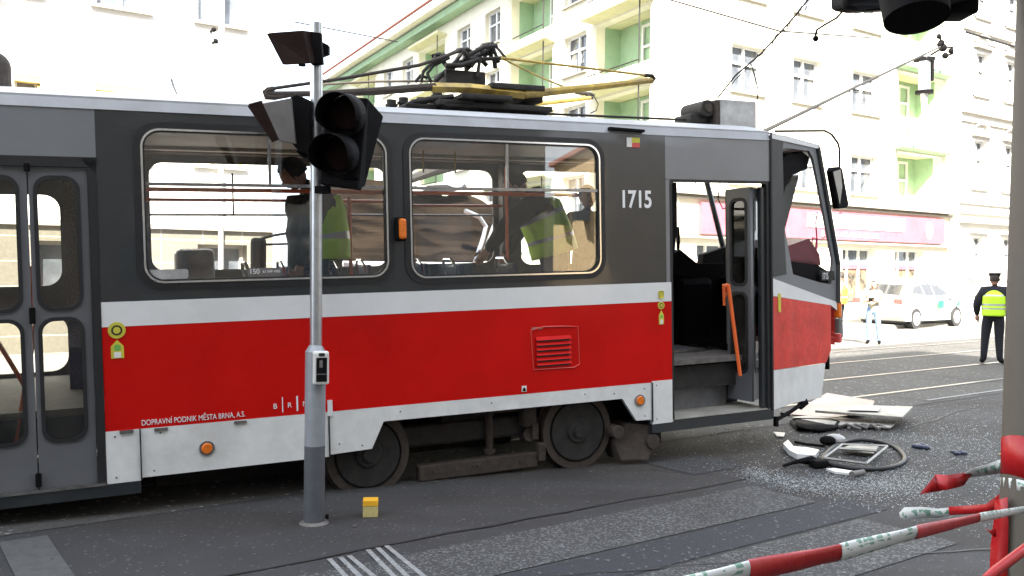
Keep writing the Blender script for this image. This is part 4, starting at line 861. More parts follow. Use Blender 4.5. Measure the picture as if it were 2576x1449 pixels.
# ================================================================== signal post
PB = G(790, 1315); PZ = PB.y
sp = root('signal_post', PB, 'steel traffic signal post standing in front of the tram with a push button box', 'signal post')
def PW(px, py, Z=None): return D(px, py, Z or PZ)-PB
def zz(py): return PW(792, py).z
lean = (PW(797, 62)-PW(791, 870)).x
MB().cyl((0, 0, 0), (.002, 0, zz(1122)), .072, .071, 32).build('lower_tube', M['poledark'], sp, 'auto')
MB().cyl((.002, 0, zz(1122)), (.004, 0, zz(885)), .071, .070, 32).cyl((.004, 0, zz(885)), (.006, 0, zz(868)), .070, .042, 32).build('middle_tube', M['polegrey'], sp, 'auto')
MB().cyl((.006, 0, zz(868)), (.006+lean, 0, zz(62)), .0415, n=32).build('upper_tube', M['galv'], sp, 'auto')
MB().cyl((0, 0, -.01), (0, 0, .015), .115, .085, 32).build('footing', M['inner'], sp, 'auto')
MB().cyl((.09, .0, .03), (.09, 0, .06), .012).build('bolt', M['black'], sp)
c = PW(807, 925, PZ-.06); b = MB(); b.box(c, (.108, .07, .225), Matrix.Rotation(.25, 3, 'Z'), .012); bb = b.build('push_button_box', M['stick_w'], sp)
R = Matrix.Rotation(.25, 3, 'Z')
MB().box(c+R @ Vector((.004, -.037, -.01)), (.072, .006, .165), R, .002).build('touch_panel', M['black'], bb)
MB().box(c+R @ Vector((.004, -.041, -.04)), (.065, .003, .006), R).box(c+R @ Vector((.0, -.041, .03)), (.022, .003, .05), R).build('pictogram', M['inner'], bb)
MB().box(c+R @ Vector((.004, -.037, .093)), (.04, .006, .022), R, .002).build('indicator', M['under'], bb)
MB().tube([(lean+.006-.045, -.0, zz(390)), (lean-.05, -.03, zz(392)), (lean+.0, -.05, zz(394)), (lean+.05, -.03, zz(392))], .006).build('clamp', M['black'], sp)
# heads carried by the post
def hexa(b, f, k):   # hood: front quad points f, back quad points k
    a = [b.b.verts.new(p) for p in f]; c = [b.b.verts.new(p) for p in k]
    for i in range(4): b.b.faces.new((a[i], a[(i+1) % 4], c[(i+1) % 4], c[i]))
    b.b.faces.new(a); b.b.faces.new(c[::-1])
b = MB(); Zf, Zb = PZ-.36, PZ-.10
hexa(b, [PW(668, 83, Zf), PW(762, 76, Zf+.14), PW(781, 160, Zf+.14), PW(711, 164, Zf)], [PW(765, 78, Zb), PW(806, 82, Zb+.12), PW(811, 158, Zb+.12), PW(782, 160, Zb)])
h1 = b.build('lamp_hood', M['blackbrown'], sp, bev=.006)
b = MB(); b.prism([PW(763, 77, PZ-.12), PW(807, 82, PZ-.12), PW(812, 160, PZ-.12), PW(782, 161, PZ-.12)], (0, .05, 0)); b.build('lamp_housing', M['black'], h1, bev=.004)
b = MB(); b.prism([PW(810, 105, PZ-.02), PW(826, 113, PZ-.02), PW(826, 134, PZ-.02), PW(810, 140, PZ-.02)], (0, .06, 0)); b.build('bracket', M['black'], h1); MB().cyl(PW(760, 162, PZ-.25), PW(760, 166, PZ-.25), .025).build('gland', M['black'], h1)
b = MB(); b.prism([PW(650, 262, PZ-.22), PW(732, 246, PZ-.22), PW(744, 362, PZ-.22), PW(692, 352, PZ-.22)], (0, .03, 0))
h2 = b.build('side_lamp_hood', M['inner'], sp, bev=.004)
b = MB(); b.tube([PW(627, 266, PZ-.35), PW(655, 256, PZ-.35), PW(698, 352, PZ-.35), PW(688, 355, PZ-.35), PW(627, 266, PZ-.35)], .012, 6); b.prism([PW(627, 266, PZ-.35), PW(657, 257, PZ-.35), PW(698, 352, PZ-.35), PW(688, 355, PZ-.35)], (0, -.01, 0)); b.build('hood_rim_dark_mouth', M['blackbrown'], h2)  # dark plate closes the hood mouth, standing for the shade inside
b = MB(); b.prism([PW(729, 243, PZ-.12), PW(745, 236, PZ-.12), PW(780, 252, PZ-.12), PW(783, 388, PZ-.12), PW(752, 382, PZ-.12), PW(733, 360, PZ-.12)], (0, .12, 0)); b.build('lamp_housing', M['black'], h2, bev=.012)
b = MB(); b.tube([PW(748, 378, PZ-.08), PW(765, 392, PZ-.06), PW(800, 396, PZ-.04)], .014); b.build('bracket', M['black'], h2)
# two-lens head on the right of the post
b = MB(); hexa(b, [PW(822, 240, PZ-.16), PW(925, 245, PZ-.16), PW(902, 476, PZ-.16), PW(803, 460, PZ-.16)], [PW(825, 245, PZ+.02), PW(966, 292, PZ+.10), PW(918, 470, PZ+.10), PW(812, 460, PZ+.02)])
h3 = b.build('signal_head', M['black'], sp, bev=.012)
for px, py, r in ((874, 288, 50), (856, 388, 50)):
    c0 = PW(px, py, PZ-.17); rad = r/2300*PZ; ax = (Vector((-.07, -.30, -.045)))
    b = MB(); n = 24; d = ax.normalized(); s_ = d.cross(Vector((0, 0, 1))).normalized(); u_ = s_.cross(d)
    ri = []
    for k in range(n):
        a = 2*PI*k/n; sa = math.sin(a); ln = .34*(1 if sa > -.3 else max(.25, 1+(sa+.3)*1.1))*.6
        p_ = c0+(s_*math.cos(a)+u_*sa)*rad; ri.append((b.b.verts.new(p_), b.b.verts.new(p_+d*ln+(s_*math.cos(a)+u_*sa)*.006)))
    for k in range(n): b.b.faces.new((ri[k][0], ri[(k+1) % n][0], ri[(k+1) % n][1], ri[k][1]))
    v_ = b.build('visor', M['black'], h3, True); md = v_.modifiers.new('s', 'SOLIDIFY'); md.thickness = .004
    MB().cyl(c0-d*.01, c0+d*.004, rad*.93, n=28).sph(c0+d*.005, rad*.8, (1, .2, 1)).build('lens', M['blackbrown'], h3, True)
b = MB(); b.box(PW(868, 440, PZ-.17), (.17, .02, .05), Matrix.Rotation(-.08, 3, 'Y')).box(PW(858, 462, PZ-.1), (.26, .16, .05), Matrix.Rotation(.12, 3, 'Y'), .01).box(PW(812, 478, PZ-.04), (.1, .06, .05)); b.build('lower_bracket', M['black'], h3)

# ================================================================== right hand signal post, very near
RX = D(2620, 700, 2.35); RB = Vector((RX.x, RX.y, 0))
rp_ = root('signal_post', RB, 'beige signal post at the right edge wrapped with red barrier tape', 'signal post')
MB().cyl((-.015, 0, 0), (.03, 0, 4.2), .082, n=40).build('tube', M['beigepole'], rp_, 'auto')
def RPt(px, py, Z=2.3): return D(px, py, Z)-RB
b = MB(); b.prism([RPt(2122, -60, 2.3), RPt(2122, 20, 2.3), RPt(2165, 27, 2.28), RPt(2240, 24, 2.28), RPt(2390, 14, 2.3), RPt(2458, -4, 2.32), RPt(2475, -60, 2.35)], (0, .10, .02)); o = b.build('signal_head', M['black'], rp_, bev=.01)
zz_ = RPt(2300, -90, 2.3).z; e_ = RPt(2420, -90, 2.33)
MB().cyl((0, 0, zz_), (e_.x, e_.y+.05, zz_), .03).box((e_.x, e_.y+.05, zz_-.03), (.10, .10, .16), None, .01).cyl((0, 0, zz_-.05), (0, 0, zz_+.05), .10, n=32).build('mounting_arm', M['black'], rp_, 'auto')
v0 = RPt(2306, 46, 2.12)
b = MB(); b.cyl(v0, v0+Vector((0, .05, .16)), .072, .082, 32); b.build('visor', M['black'], o, 'auto')
def ribbon(name, top, bot, m, parent=None, sag=None):
    b = MB(); uvl = b.b.loops.layers.uv.new('UVMap'); n = len(top)
    a = [b.b.verts.new(p) for p in top]; c = [b.b.verts.new(p) for p in bot]; L = 0
    for i in range(n-1):
        f = b.b.faces.new((a[i], a[i+1], c[i+1], c[i])); l2 = L+(Vector(top[i+1])-Vector(top[i])).length
        for lp, uv in zip(f.loops, ((L, 1), (l2, 1), (l2, 0), (L, 0))): lp[uvl].uv = uv
        L = l2
    o = b.build(name, m, parent, True); md = o.modifiers.new('s', 'SOLIDIFY'); md.thickness = .0006; return o
# tape wound round the post
n = 14; 
def wrap(z0, z1, m, name, tilt=.02, r=.0845):
    tp = []; bt = []
    for k in range(n+1):
        a = PI*.9+PI*1.3*k/n; tp.append(Vector((.0+r*math.cos(a), r*math.sin(a), z1+tilt*math.sin(k*.5)))); bt.append(Vector((.0+r*math.cos(a), r*math.sin(a), z0+tilt*math.sin(k*.45+.5))))
    return ribbon(name, tp, bt, m, wp_)
zA, zB, zC = RPt(2560, 1118).z, RPt(2560, 1222).z, RPt(2560, 1250).z
wp_ = root('barrier_tape', RB, 'red and white barrier tape wound round the beige post with its ends fluttering', 'barrier tape')
wrap(zB, zA, M['tapered'], 'red_wrap'); wrap(zC, zB, M['tapewhite'], 'white_wrap', .012, .0838)
def rib(name, tp, bt, m, parent): return ribbon(name, [D(*p)-RB for p in tp], [D(*p)-RB for p in bt], m, parent)
rib('red_end', [(2314, 1242, 2.5), (2345, 1205, 2.5), (2352, 1193, 2.52), (2385, 1195, 2.48), (2420, 1190, 2.5), (2450, 1186, 2.5)], [(2314, 1243, 2.5), (2345, 1238, 2.5), (2360, 1236, 2.5), (2385, 1232, 2.46), (2425, 1222, 2.5), (2428, 1216, 2.5)], M['tapered'], wp_)
rib('white_end', [(2425, 1192, 2.5), (2450, 1178, 2.47), (2480, 1170, 2.5), (2510, 1158, 2.46), (2542, 1150, 2.42)], [(2425, 1205, 2.5), (2450, 1200, 2.52), (2480, 1196, 2.5), (2510, 1192, 2.5), (2542, 1186, 2.42)], M['tapewhite'], wp_)
rib('white_loop', [(2262, 1290, 2.7), (2275, 1276, 2.68), (2320, 1275, 2.65), (2360, 1280, 2.63), (2392, 1276, 2.6)], [(2264, 1300, 2.7), (2280, 1310, 2.68), (2320, 1303, 2.66), (2360, 1303, 2.64), (2392, 1296, 2.6)], M['tapewhite'], wp_)
rib('red_loop', [(2386, 1275, 2.6), (2430, 1272, 2.55), (2480, 1268, 2.5), (2520, 1238, 2.42), (2540, 1228, 2.4)], [(2388, 1296, 2.6), (2430, 1294, 2.55), (2480, 1290, 2.5), (2515, 1278, 2.45), (2540, 1260, 2.4)], M['tapered'], wp_)
rib('hanging_strip', [(2503, 1260, 2.38), (2500, 1310, 2.36), (2492, 1370, 2.38), (2490, 1420, 2.36), (2488, 1500, 2.36)], [(2535, 1250, 2.32), (2537, 1310, 2.33), (2536, 1370, 2.33), (2535, 1420, 2.34), (2533, 1500, 2.33)], M['tapered'], wp_)
rib('torn_corner', [(2478, 1328, 2.35), (2490, 1335, 2.35), (2505, 1330, 2.35)], [(2479, 1330, 2.35), (2502, 1352, 2.35), (2506, 1350, 2.35)], M['tapered'], wp_)
# twisted tape strung across the foreground: red and white lengths of one line
bt_ = root('barrier_tape', D(2100, 1390, 1.6), 'twisted red and white barrier tape strung across the bottom right corner', 'barrier tape')
BTO = bt_.matrix_world.translation.copy()
path = [(300, 1800, 1.12, 27), (1560, 1520, 1.30, 28), (1700, 1480, 1.34, 27), (1880, 1437, 1.42, 29), (2111, 1390, 1.55, 23), (2302, 1340, 1.70, 18), (2470, 1301, 1.95, 12), (2580, 1281, 2.2, 9), (2680, 1262, 2.3, 9)]
def pathpt(t):
    for i in range(len(path)-1):
        if path[i][0] <= t <= path[i+1][0]:
            f = (t-path[i][0])/(path[i+1][0]-path[i][0]); return [path[i][k]+(path[i+1][k]-path[i][k])*f for k in range(4)]
def tape_len(x0, x1, m, name):
    b = MB(); uvl = b.b.loops.layers.uv.new('UVMap'); N = 24; K = 12; rings = []; L = 0; prev = None
    for i in range(N+1):
        t = x0+(x1-x0)*i/N; x, y, Z, w_ = pathpt(t); c = D(x, y, Z)-BTO; r = w_/2300*Z
        if prev: L += (c-prev).length
        prev = c; tw = i/N*2.2
        rings.append((L, [b.b.verts.new(c+Vector((-.2*r*math.cos(2*PI*k/K), r*.45*math.cos(2*PI*k/K+tw*.3), r*math.sin(2*PI*k/K)*(1+.06*math.sin(k*2.1+i*.3))))) for k in range(K)]))
    for i in range(N):
        for k in range(K):
            f = b.b.faces.new((rings[i][1][k], rings[i][1][(k+1) % K], rings[i+1][1][(k+1) % K], rings[i+1][1][k]))
            for lp, uv in zip(f.loops, ((rings[i][0], k/K*2 % 1), (rings[i][0], (k+1)/K*2 % 1), (rings[i+1][0], (k+1)/K*2 % 1), (rings[i+1][0], k/K*2 % 1))): lp[uvl].uv = uv
    return b.build(name, m, bt_, True)
tape_len(300, 1560, M['tapered'], 'red_length'); tape_len(1560, 1880, M['tapewhite'], 'white_length'); tape_len(1880, 2111, M['tapered'], 'red_length'); tape_len(2111, 2302, M['tapewhite'], 'white_length')
tape_len(2302, 2462, M['tapered'], 'red_length'); tape_len(2462, 2675, M['tapewhite'], 'white_length')
o = MB().tube([D(2440, 1500, 1.9), D(2500, 1440, 1.95), D(2560, 1395, 2.0), D(2640, 1335, 2.1)], .011).build('barrier_tape', M['tapered'], None, True)
tag(o, 'rolled red tape line slanting up across the foot of the beige post', 'barrier tape')

# ================================================================== overhead wires and far pole
def wire(pts, r, label, name='overhead_wire', m='under'):
    o = MB().tube([D(*p) for p in pts], r, 6).build(name, M[m]); tag(o, label, 'wire'); return o
wire([(1922, 330, 13), (2150, 220, 19), (2365, 118, 30)], .03, 'thick stay wire running from behind the tram front up to the insulators')
wire([(2132, 230, 19), (2210, 240, 24)], .012, 'short branch wire leaving the thick stay wire')
wire([(1660, -8, 20), (1960, 78, 20), (2190, 95, 26)], .02, 'thin span wire crossing above the front of the tram')
wire([(2430, 80, 18.6), (2660, 150, 19)], .025, 'wire running right from the insulators above the townhouse')
wire([(2430, 98, 18.6), (2660, 165, 19)], .012, 'thinner lower wire running right from the insulators')
wire([(740, 55, 16), (1000, 105, 18)], .012, 'thin wire passing behind the top of the signal post')
b = MB(); base = [(1805, 247, 9.6), (1850, 190, 9.3), (1885, 160, 9.1), (1915, 135, 9), (1960, 85, 8.8), (2000, 40, 8.5), (2060, -35, 8.2)]
b.tube([D(*p) for p in base], .009, 6)
b.tube([D(1890, 162, 9.1), D(1900, 195, 9.1), D(1908, 230, 9.2), D(1905, 250, 9.3)], .007, 6)
b.tube([D(1815, 247, 9.6), D(1850, 200, 9.35), D(1888, 163, 9.1)], .005, 6)
b.tube([D(1940, 118, 9), D(1952, 88, 9), D(1985, 70, 8.7), D(1990, 48, 8.6)], .006, 6)
random.seed(5)
for k in range(9):
    x = 1905+k*15; y = 145-k*15; b.tube([D(x, y, 9), D(x-4+8*random.random(), y-9, 9)], .006, 5)
tag(b.build('hanging_cable', M['under']), 'torn stranded cable hanging down onto the roof of the tram', 'cable')
b = MB(); b.tube([D(2125, 22, 3), D(2105, 45, 3), D(2075, 62, 3), D(2055, 75, 3), D(2050, 95, 3)], .004, 6).sph(D(2052, 97, 3), .010)
tag(b.build('dangling_cable', M['black']), 'short curled black cable dangling from the dark signal head at the top', 'cable')
CB = plane_pt(2324, 300, AN(0, 17.9), NV)
cp_ = root('street_lamp', CB, 'grey cylinder lamp with insulators fixed on the front of the cream corner building', 'street lamp')
def CW(px, py, dn=0.): return plane_pt(px, py, AN(0, 17.9+dn), NV)-CB
MB().cyl(CW(2325, 330), CW(2325, 235), .05, .12, 16).cyl(CW(2325, 300), CW(2325, 300, .6), .05).build('bracket_arm', M['whitewall'], cp_, 'auto')
MB().cyl(CW(2325, 228), CW(2325, 140), .20, n=20).build('lamp_cylinder', M['galv'], cp_, 'auto')
MB().cyl(CW(2325, 236), CW(2325, 228), .30, n=20).build('collar', M['black'], cp_)
MB().box(CW(2325, 150), (.60, .4, .14)).box(CW(2345, 175), (.08, .14, .8)).build('cylinder_bracket', M['black'], cp_)
b = MB()
for (x, y, r) in ((2362, 92, .09), (2368, 108, .12), (2372, 120, .15), (2392, 128, .10), (2378, 140, .12), (2363, 112, .09)): b.sph(CW(x, y), r, u=10, v=6)
b.tube([CW(2362, 85), CW(2368, 105), CW(2375, 122), CW(2395, 118), CW(2397, 135), CW(2375, 142)], .04, 6).tube([CW(2375, 118), CW(2330, 145)], .04, 6); b.build('insulator', M['black'], cp_)

# ================================================================== car
def car(o, hd, label):
    m = frame_m(o, hd); r = root('police_car', m, label, 'car')      # local x forward, y to the left (away), origin under rear wheel, near side y=0
    W = 1.74
    prof = [(-.86, .42), (-.90, .62), (-.88, .86), (-.84, .98), (-.62, 1.02), (-.05, 1.35), (.25, 1.43), (.9, 1.46), (1.45, 1.42), (2.25, 1.02), (2.9, .93), (3.35, .80), (3.48, .62), (3.46, .36), (3.2, .22), (-.6, .24)]
    b = MB(); secs = [(0.0, .0), (.05, 1.), (.5, 1.), (.95, 1.), (1., .0)]
    rings = []
    for y, s in ((.10, .93), (.02, .985), (0.0, 1.), (.0, 1.), ):
        pass
    def ring(y, tumble):
        out = []
        for x, z in prof:
            yy = y
            out.append(b.b.verts.new((x, yy, z)))
        return out
    def yin(z, x): # body side narrows above the belt line and at the ends
        t = max(0, z-.92)*.42; e = .0
        if x < -.6: e = .10*((-.6-x)/.3)
        if x > 2.8: e = .16*((x-2.8)/.7)**1.5
        return t+max(0, e)+(.05 if z < .35 else 0)
    N = [b.b.verts.new((x, yin(z, x), z)) for x, z in prof]; Fv = [b.b.verts.new((x, W-yin(z, x), z)) for x, z in prof]
    c1 = [b.b.verts.new((x, W*.25, z+(.03 if z > .9 else 0))) for x, z in prof]; c2 = [b.b.verts.new((x, W*.75, z+(.03 if z > .9 else 0))) for x, z in prof]
    n = len(prof)
    for A_, B_ in ((N, c1), (c1, c2), (c2, Fv)):
        for i in range(n): b.b.faces.new((A_[i], A_[(i+1) % n], B_[(i+1) % n], B_[i]))
    b.b.faces.new(N); b.b.faces.new(Fv[::-1])
    body = b.build('body', M['carwhite'], r, bev=.03)
    def side(pts, name, mk, off=.006, par=None):
        b = MB(); q = [(x, yin(z, x)-off, z) for x, z in pts]; b.prism(q, (0, .006, 0)); return b.build(name, M[mk], par or r)
    side([(-.42, 1.02), (-.02, 1.30), (.38, 1.36), (.42, 1.02)], 'side_window', 'carglass'); side([(.47, 1.01), (.44, 1.36), (.88, 1.40), (1.02, 1.37), (1.0, 1.01)], 'side_window', 'carglass'); side([(1.06, 1.01), (1.07, 1.36), (1.42, 1.35), (2.0, 1.03)], 'side_window', 'carglass')
    b = MB(); b.prism([(-.66, .26, 1.035), (-.10, .36, 1.36), (-.10, W-.36, 1.36), (-.66, W-.26, 1.035)], (-.012, 0, .012)); b.build('rear_window', M['carglass'], r)
    b = MB(); b.prism([(2.2, .2, 1.07), (1.5, .32, 1.43), (1.5, W-.32, 1.43), (2.2, W-.2, 1.07)], (.012, 0, .012)); b.build('windscreen', M['carglass'], r)
    side([(1.22, .62), (1.56, .62), (1.56, .86), (1.22, .86)], 'green_marking', 'cargreen'); side([(2.42, .66), (2.56, .68), (2.60, .82), (2.46, .82)], 'green_marking', 'cargreen')
    b = MB(); b.box((1.02, .0, .65), (.012, .012, .68)); b.box((.43, .0, .7), (.012, .012, .55)); b.box((.8, -.004, .88), (.16, .02, .025)); b.box((1.9, -.004, .88), (.16, .02, .025)); b.build('door_gap', M['rubber'], r)
    for x in (0, 2.55):
        for y, s in ((.06, 1), (W-.06, -1)):
            w_ = MB().cyl((x, y, .315), (x, y+s*.2, .315), .315, n=28).build('wheel', M['tyre'], r, 'auto')
            MB().cyl((x, y-s*.012, .315), (x, y, .315), .21, n=20).build('rim', M['cloud'], w_)
    for y in (.18, W-.18): MB().box((-.875, y, .86), (.05, .28, .16), Matrix.Rotation(0, 3, 'Y'), .02).build('tail_light', M['stick_r'], r)
    MB().box((-.90, W/2, .62), (.03, .5, .11)).build('number_plate', M['stick_w'], r)
    MB().box((2.0, -.06, 1.0), (.14, .14, .1), None, .03).build('wing_mirror', M['carwhite'], r)
    MB().box((.75, W/2, 1.53), (.22, 1.0, .09), None, .03).build('light_bar', M['cloud'], r)
    MB().box((1.25, W/2, .3), (3.6, W-.3, .25)).build('chassis', M['rubber'], r)
    return r
g0 = G(2310, 828); car(g0, G(2415, 821)-g0, 'white police car with green markings parked by the pavement before the shop')

# ================================================================== people
def skin_mesh(verts, radii, edges, root_i=0, sub=1):
    bm = bmesh.new(); ly = bm.verts.layers.skin.verify(); vs = [bm.verts.new(v) for v in verts]
    for a, b_ in edges: bm.edges.new((vs[a], vs[b_]))
    for i, v in enumerate(vs): v[ly].radius = (radii[i], radii[i]); v[ly].use_root = (i == root_i)
    me = bpy.data.meshes.new('t'); bm.to_mesh(me); bm.free(); o = bpy.data.objects.new('t', me); COL.objects.link(o)
    s = o.modifiers.new('s', 'SKIN'); s.use_smooth_shade = True
    if sub: q = o.modifiers.new('u', 'SUBSURF'); q.levels = sub; q.render_levels = sub
    out = bpy.data.meshes.new_from_object(o.evaluated_get(bpy.context.evaluated_depsgraph_get())); bpy.data.objects.remove(o); return out
BJ = dict(pel=(0, 0, .96), wai=(0, .0, 1.10), che=(0, 0, 1.30), nk=(0, 0, 1.46), hd=(0, .01, 1.54),
          sl=(-.19, 0, 1.41), el=(-.24, -.02, 1.14), wl=(-.25, .06, .90), sr=(.19, 0, 1.41), er=(.24, -.02, 1.14), wr=(.25, .06, .90),
          hl=(-.10, 0, .93), kl=(-.11, .02, .50), al=(-.11, -.02, .09), tl=(-.13, .16, .045), hr=(.10, 0, .93), kr=(.11, .02, .50), ar=(.11, -.02, .09), tr=(.13, .16, .045))
RJ = dict(pel=.145, wai=.135, che=.15, nk=.058, hd=.055, sl=.075, el=.052, wl=.036, sr=.075, er=.052, wr=.036, hl=.10, kl=.068, al=.050, tl=.042, hr=.10, kr=.068, ar=.050, tr=.042)
ED = [('pel', 'wai'), ('wai', 'che'), ('che', 'nk'), ('nk', 'hd'), ('che', 'sl'), ('sl', 'el'), ('el', 'wl'), ('che', 'sr'), ('sr', 'er'), ('er', 'wr'),
      ('pel', 'hl'), ('hl', 'kl'), ('kl', 'al'), ('al', 'tl'), ('pel', 'hr'), ('hr', 'kr'), ('kr', 'ar'), ('ar', 'tr')]
def person(mtx, label, J=None, arm=1.0, top='navy', legs='navy', shoes='black', hair='hair', head=(0, .03, 1.63), look=(0, 1, 0), bulk=1.0, vest=None, vw=1., bands=(.35, .5), cap=None, jacket=None, group=None, hairsc=1.0):
    j = dict(BJ); j.update(J or {}); ks = list(j); ix = {k: i for i, k in enumerate(ks)}
    V = {k: Vector(v) for k, v in j.items()}
    me = skin_mesh([V[k] for k in ks], [RJ[k]*(bulk if k not in ('nk', 'hd', 'wl', 'wr') else 1)*(arm if k in ('el', 'er', 'sl', 'sr', 'wl', 'wr') else 1) for k in ks], [(ix[a], ix[b_]) for a, b_ in ED], ix['pel'])
    bm = bmesh.new(); bm.from_mesh(me)
    seg = {}
    for a, b_ in ED:
        t = 1 if {a, b_} & {'kl', 'kr'} or (a == 'pel' and b_ != 'wai') else 0
        if b_ in ('tl', 'tr'): t = 2
        if b_ == 'hd': t = 3
        seg[(a, b_)] = t
    for f in bm.faces:
        c = f.calc_center_median(); best = None
        for (a, b_), t in seg.items():
            A_, B_ = V[a], V[b_]; d = B_-A_; u = max(0, min(1, (c-A_).dot(d)/d.length_squared)); ds = (c-(A_+d*u)).length-RJ[a]*.5
            if best is None or ds < best[0]: best = (ds, t, u, b_)
        f.material_index = best[1]
        if best[3] in ('wl', 'wr') and best[2] > .97: f.material_index = 3
    # hands: palm, four fingers and a thumb
    def cap_tube(pts, rs, mi, n=7):
        b = MB(); b.b.free(); b.b = bm; k0 = len(bm.faces); b.tube(pts, 0, n, rs); bm.faces.ensure_lookup_table()
        for f in bm.faces[k0:]: f.material_index = mi; f.smooth = True
    for w_, e_, sd in (('wl', 'el', 1), ('wr', 'er', -1)):
        d = (V[w_]-V[e_]).normalized(); sdv = d.cross(Vector((0, 1, 0)) if abs(d.y) < .8 else Vector((1, 0, 0))).normalized(); fwd = sdv.cross(d)*1.0
        p = V[w_]; cap_tube([p-d*.03, p+d*.02, p+d*.06, p+d*.095], [.028, .036, .042, .034], 3, 8)
        for q, ln in ((-.027, .060), (-.009, .074), (.009, .070), (.027, .055)):
            s0 = p+d*.085+fwd*q; cap_tube([s0, s0+d*ln*.5+sdv*.006*sd, s0+d*ln*.9+sdv*.024*sd], [.0095, .009, .007], 3, 6)
        s0 = p+d*.035+fwd*.036; cap_tube([s0, s0+d*.03+fwd*.018, s0+d*.06+fwd*.02], [.012, .011, .008], 3, 6)
    # head with nose, ears, hair
    hc = Vector(head); lk = Vector(look).normalized(); rt = lk.cross(Vector((0, 0, 1))).normalized(); up = rt.cross(lk)
    R = Matrix((rt, lk, up)).transposed()
    def blob(c, r, sc, mi, u=16, v=12):
        k0 = len(bm.faces); bmesh.ops.create_uvsphere(bm, u_segments=u, v_segments=v, radius=1, matrix=Matrix.Translation(c) @ R.to_4x4() @ Matrix.Diagonal((sc[0]*r, sc[1]*r, sc[2]*r, 1))); bm.faces.ensure_lookup_table()
        for f in bm.faces[k0:]: f.material_index = mi; f.smooth = True
    blob(hc, .118, (.68, .84, 1.0), 3); blob(hc+lk*.035-up*.055, .06, (.75, .8, .75), 3); blob(hc+lk*.098-up*.012, .018, (.7, 1, 1.3), 3, 8, 6)
    for s in (-1, 1): blob(hc+rt*.08*s-up*.01, .025, (.35, .8, 1.2), 3, 8, 6); blob(hc+lk*.088+rt*.03*s+up*.012, .010, (1.1, .5, .6), 2, 8, 6)
    blob(hc+lk*.092-up*.05, .02, (1.2, .4, .28), 2, 8, 6)
    cap_tube([V['hd'], (V['hd']+hc)/2, hc-up*.03], [.055, .055, .05], 3, 10)
    me2 = bpy.data.meshes.new('body'); bm.to_mesh(me2); bm.free()
    for m in (M[top], M[legs], M[shoes], M['skin']): me2.materials.append(m)
    for p in me2.polygons: p.use_smooth = True
    r = root('person', mtx, label, 'person', group)
    o = bpy.data.objects.new('body', me2); COL.objects.link(o); o.parent = r
    if cap != 'bald':
        b = MB(); m_ = Matrix.Translation(hc-lk*.018+up*.022) @ R.to_4x4() @ Matrix.Diagonal((.090*hairsc, .108*hairsc, .112*hairsc, 1))
        bmesh.ops.create_uvsphere(b.b, u_segments=16, v_segments=12, radius=1, matrix=m_)
        dele = [v for v in b.b.verts if (v.co-hc).dot(lk) > .045 and (v.co-hc).dot(up) < .062 or (v.co-hc).dot(up) < -.05]
        bmesh.ops.delete(b.b, geom=dele, context='VERTS'); b.build('hair', M[hair], r, True)
    if cap == 'police':
        c = hc+up*.09; cb = MB().cyl(c-up*.03, c+up*.03, .100, .106, n=24).build('cap', M['navy'], r, 'auto')
        MB().cyl(c+up*.03, c+up*.045, .118, .135, n=24).cyl(c+up*.045, c+up*.065, .135, .10, n=24).build('cap_top', M['stick_w'], cb, 'auto'); MB().box(c+lk*.11-up*.03, (.15, .08, .012), R, .004).build('cap_peak', M['black'], cb)
    if jacket:
        b = MB(); K = 20; rings = []
        for i in range(11):
            t = i/10; c = (V['pel']-Vector((0, 0, .10))).lerp(V['nk']-Vector((0, 0, .05)), t)+Vector((0, .10-.06*t+.05*(1-t), 0)); hw = .20-.05*t**3; hd = .15+.03*math.sin(i*1.7)*.3
            rings.append([b.b.verts.new(c+Vector((hw*math.cos(2*PI*q/K), hd*math.sin(2*PI*q/K)*(1+.06*math.sin(q*3+i)), 0))) for q in range(K)])
        for i in range(10):
            for k in range(K): b.b.faces.new((rings[i][k], rings[i][(k+1) % K], rings[i+1][(k+1) % K], rings[i+1][k]))
        b.build('jacket', M[jacket], r, True)
    if vest:
        b = MB(); sp_ = [V['pel']+Vector((0, 0, -.02)), V['wai'], V['che'], V['nk']-(V['nk']-V['che']).normalized()*.02]
        N = 15; K = 24; rings = []
        for i in range(N+1):
            t = i/N*2.95; k = min(2, int(t)); f = t-k; c = sp_[k].lerp(sp_[k+1], f)
            ax = (sp_[k+1]-sp_[k]).normalized(); sh = (V['sr']-V['sl']).normalized(); dp = ax.cross(sh).normalized()
            hw = (.205 if i < N*.72 else .205-(i-N*.72)*.022)*bulk; hd = (.165 if i < N*.75 else .165-(i-N*.75)*.02)*bulk
            rings.append([b.b.verts.new(c+sh*hw*vw*(abs(math.cos(a))**.8)*(1 if math.cos(a) > 0 else -1)+dp*hd*(abs(math.sin(a))**.8)*(1 if math.sin(a) > 0 else -1)) for a in [2*PI*q/K for q in range(K)]])
        for i in range(N):
            for k in range(K):
                f = b.b.faces.new((rings[i][k], rings[i][(k+1) % K], rings[i+1][(k+1) % K], rings[i+1][k]))
                if (i in bands): f.material_index = 1
        v_ = b.build('vest', [M[vest], M['reflect']], r, True); md = v_.modifiers.new('s', 'SOLIDIFY'); md.thickness = .012
    return r
def yaw(o, a, s=1.): return Matrix.Translation(Vector(o)) @ Matrix.Rotation(a, 4, 'Z') @ Matrix.Diagonal((s, s, s, 1))
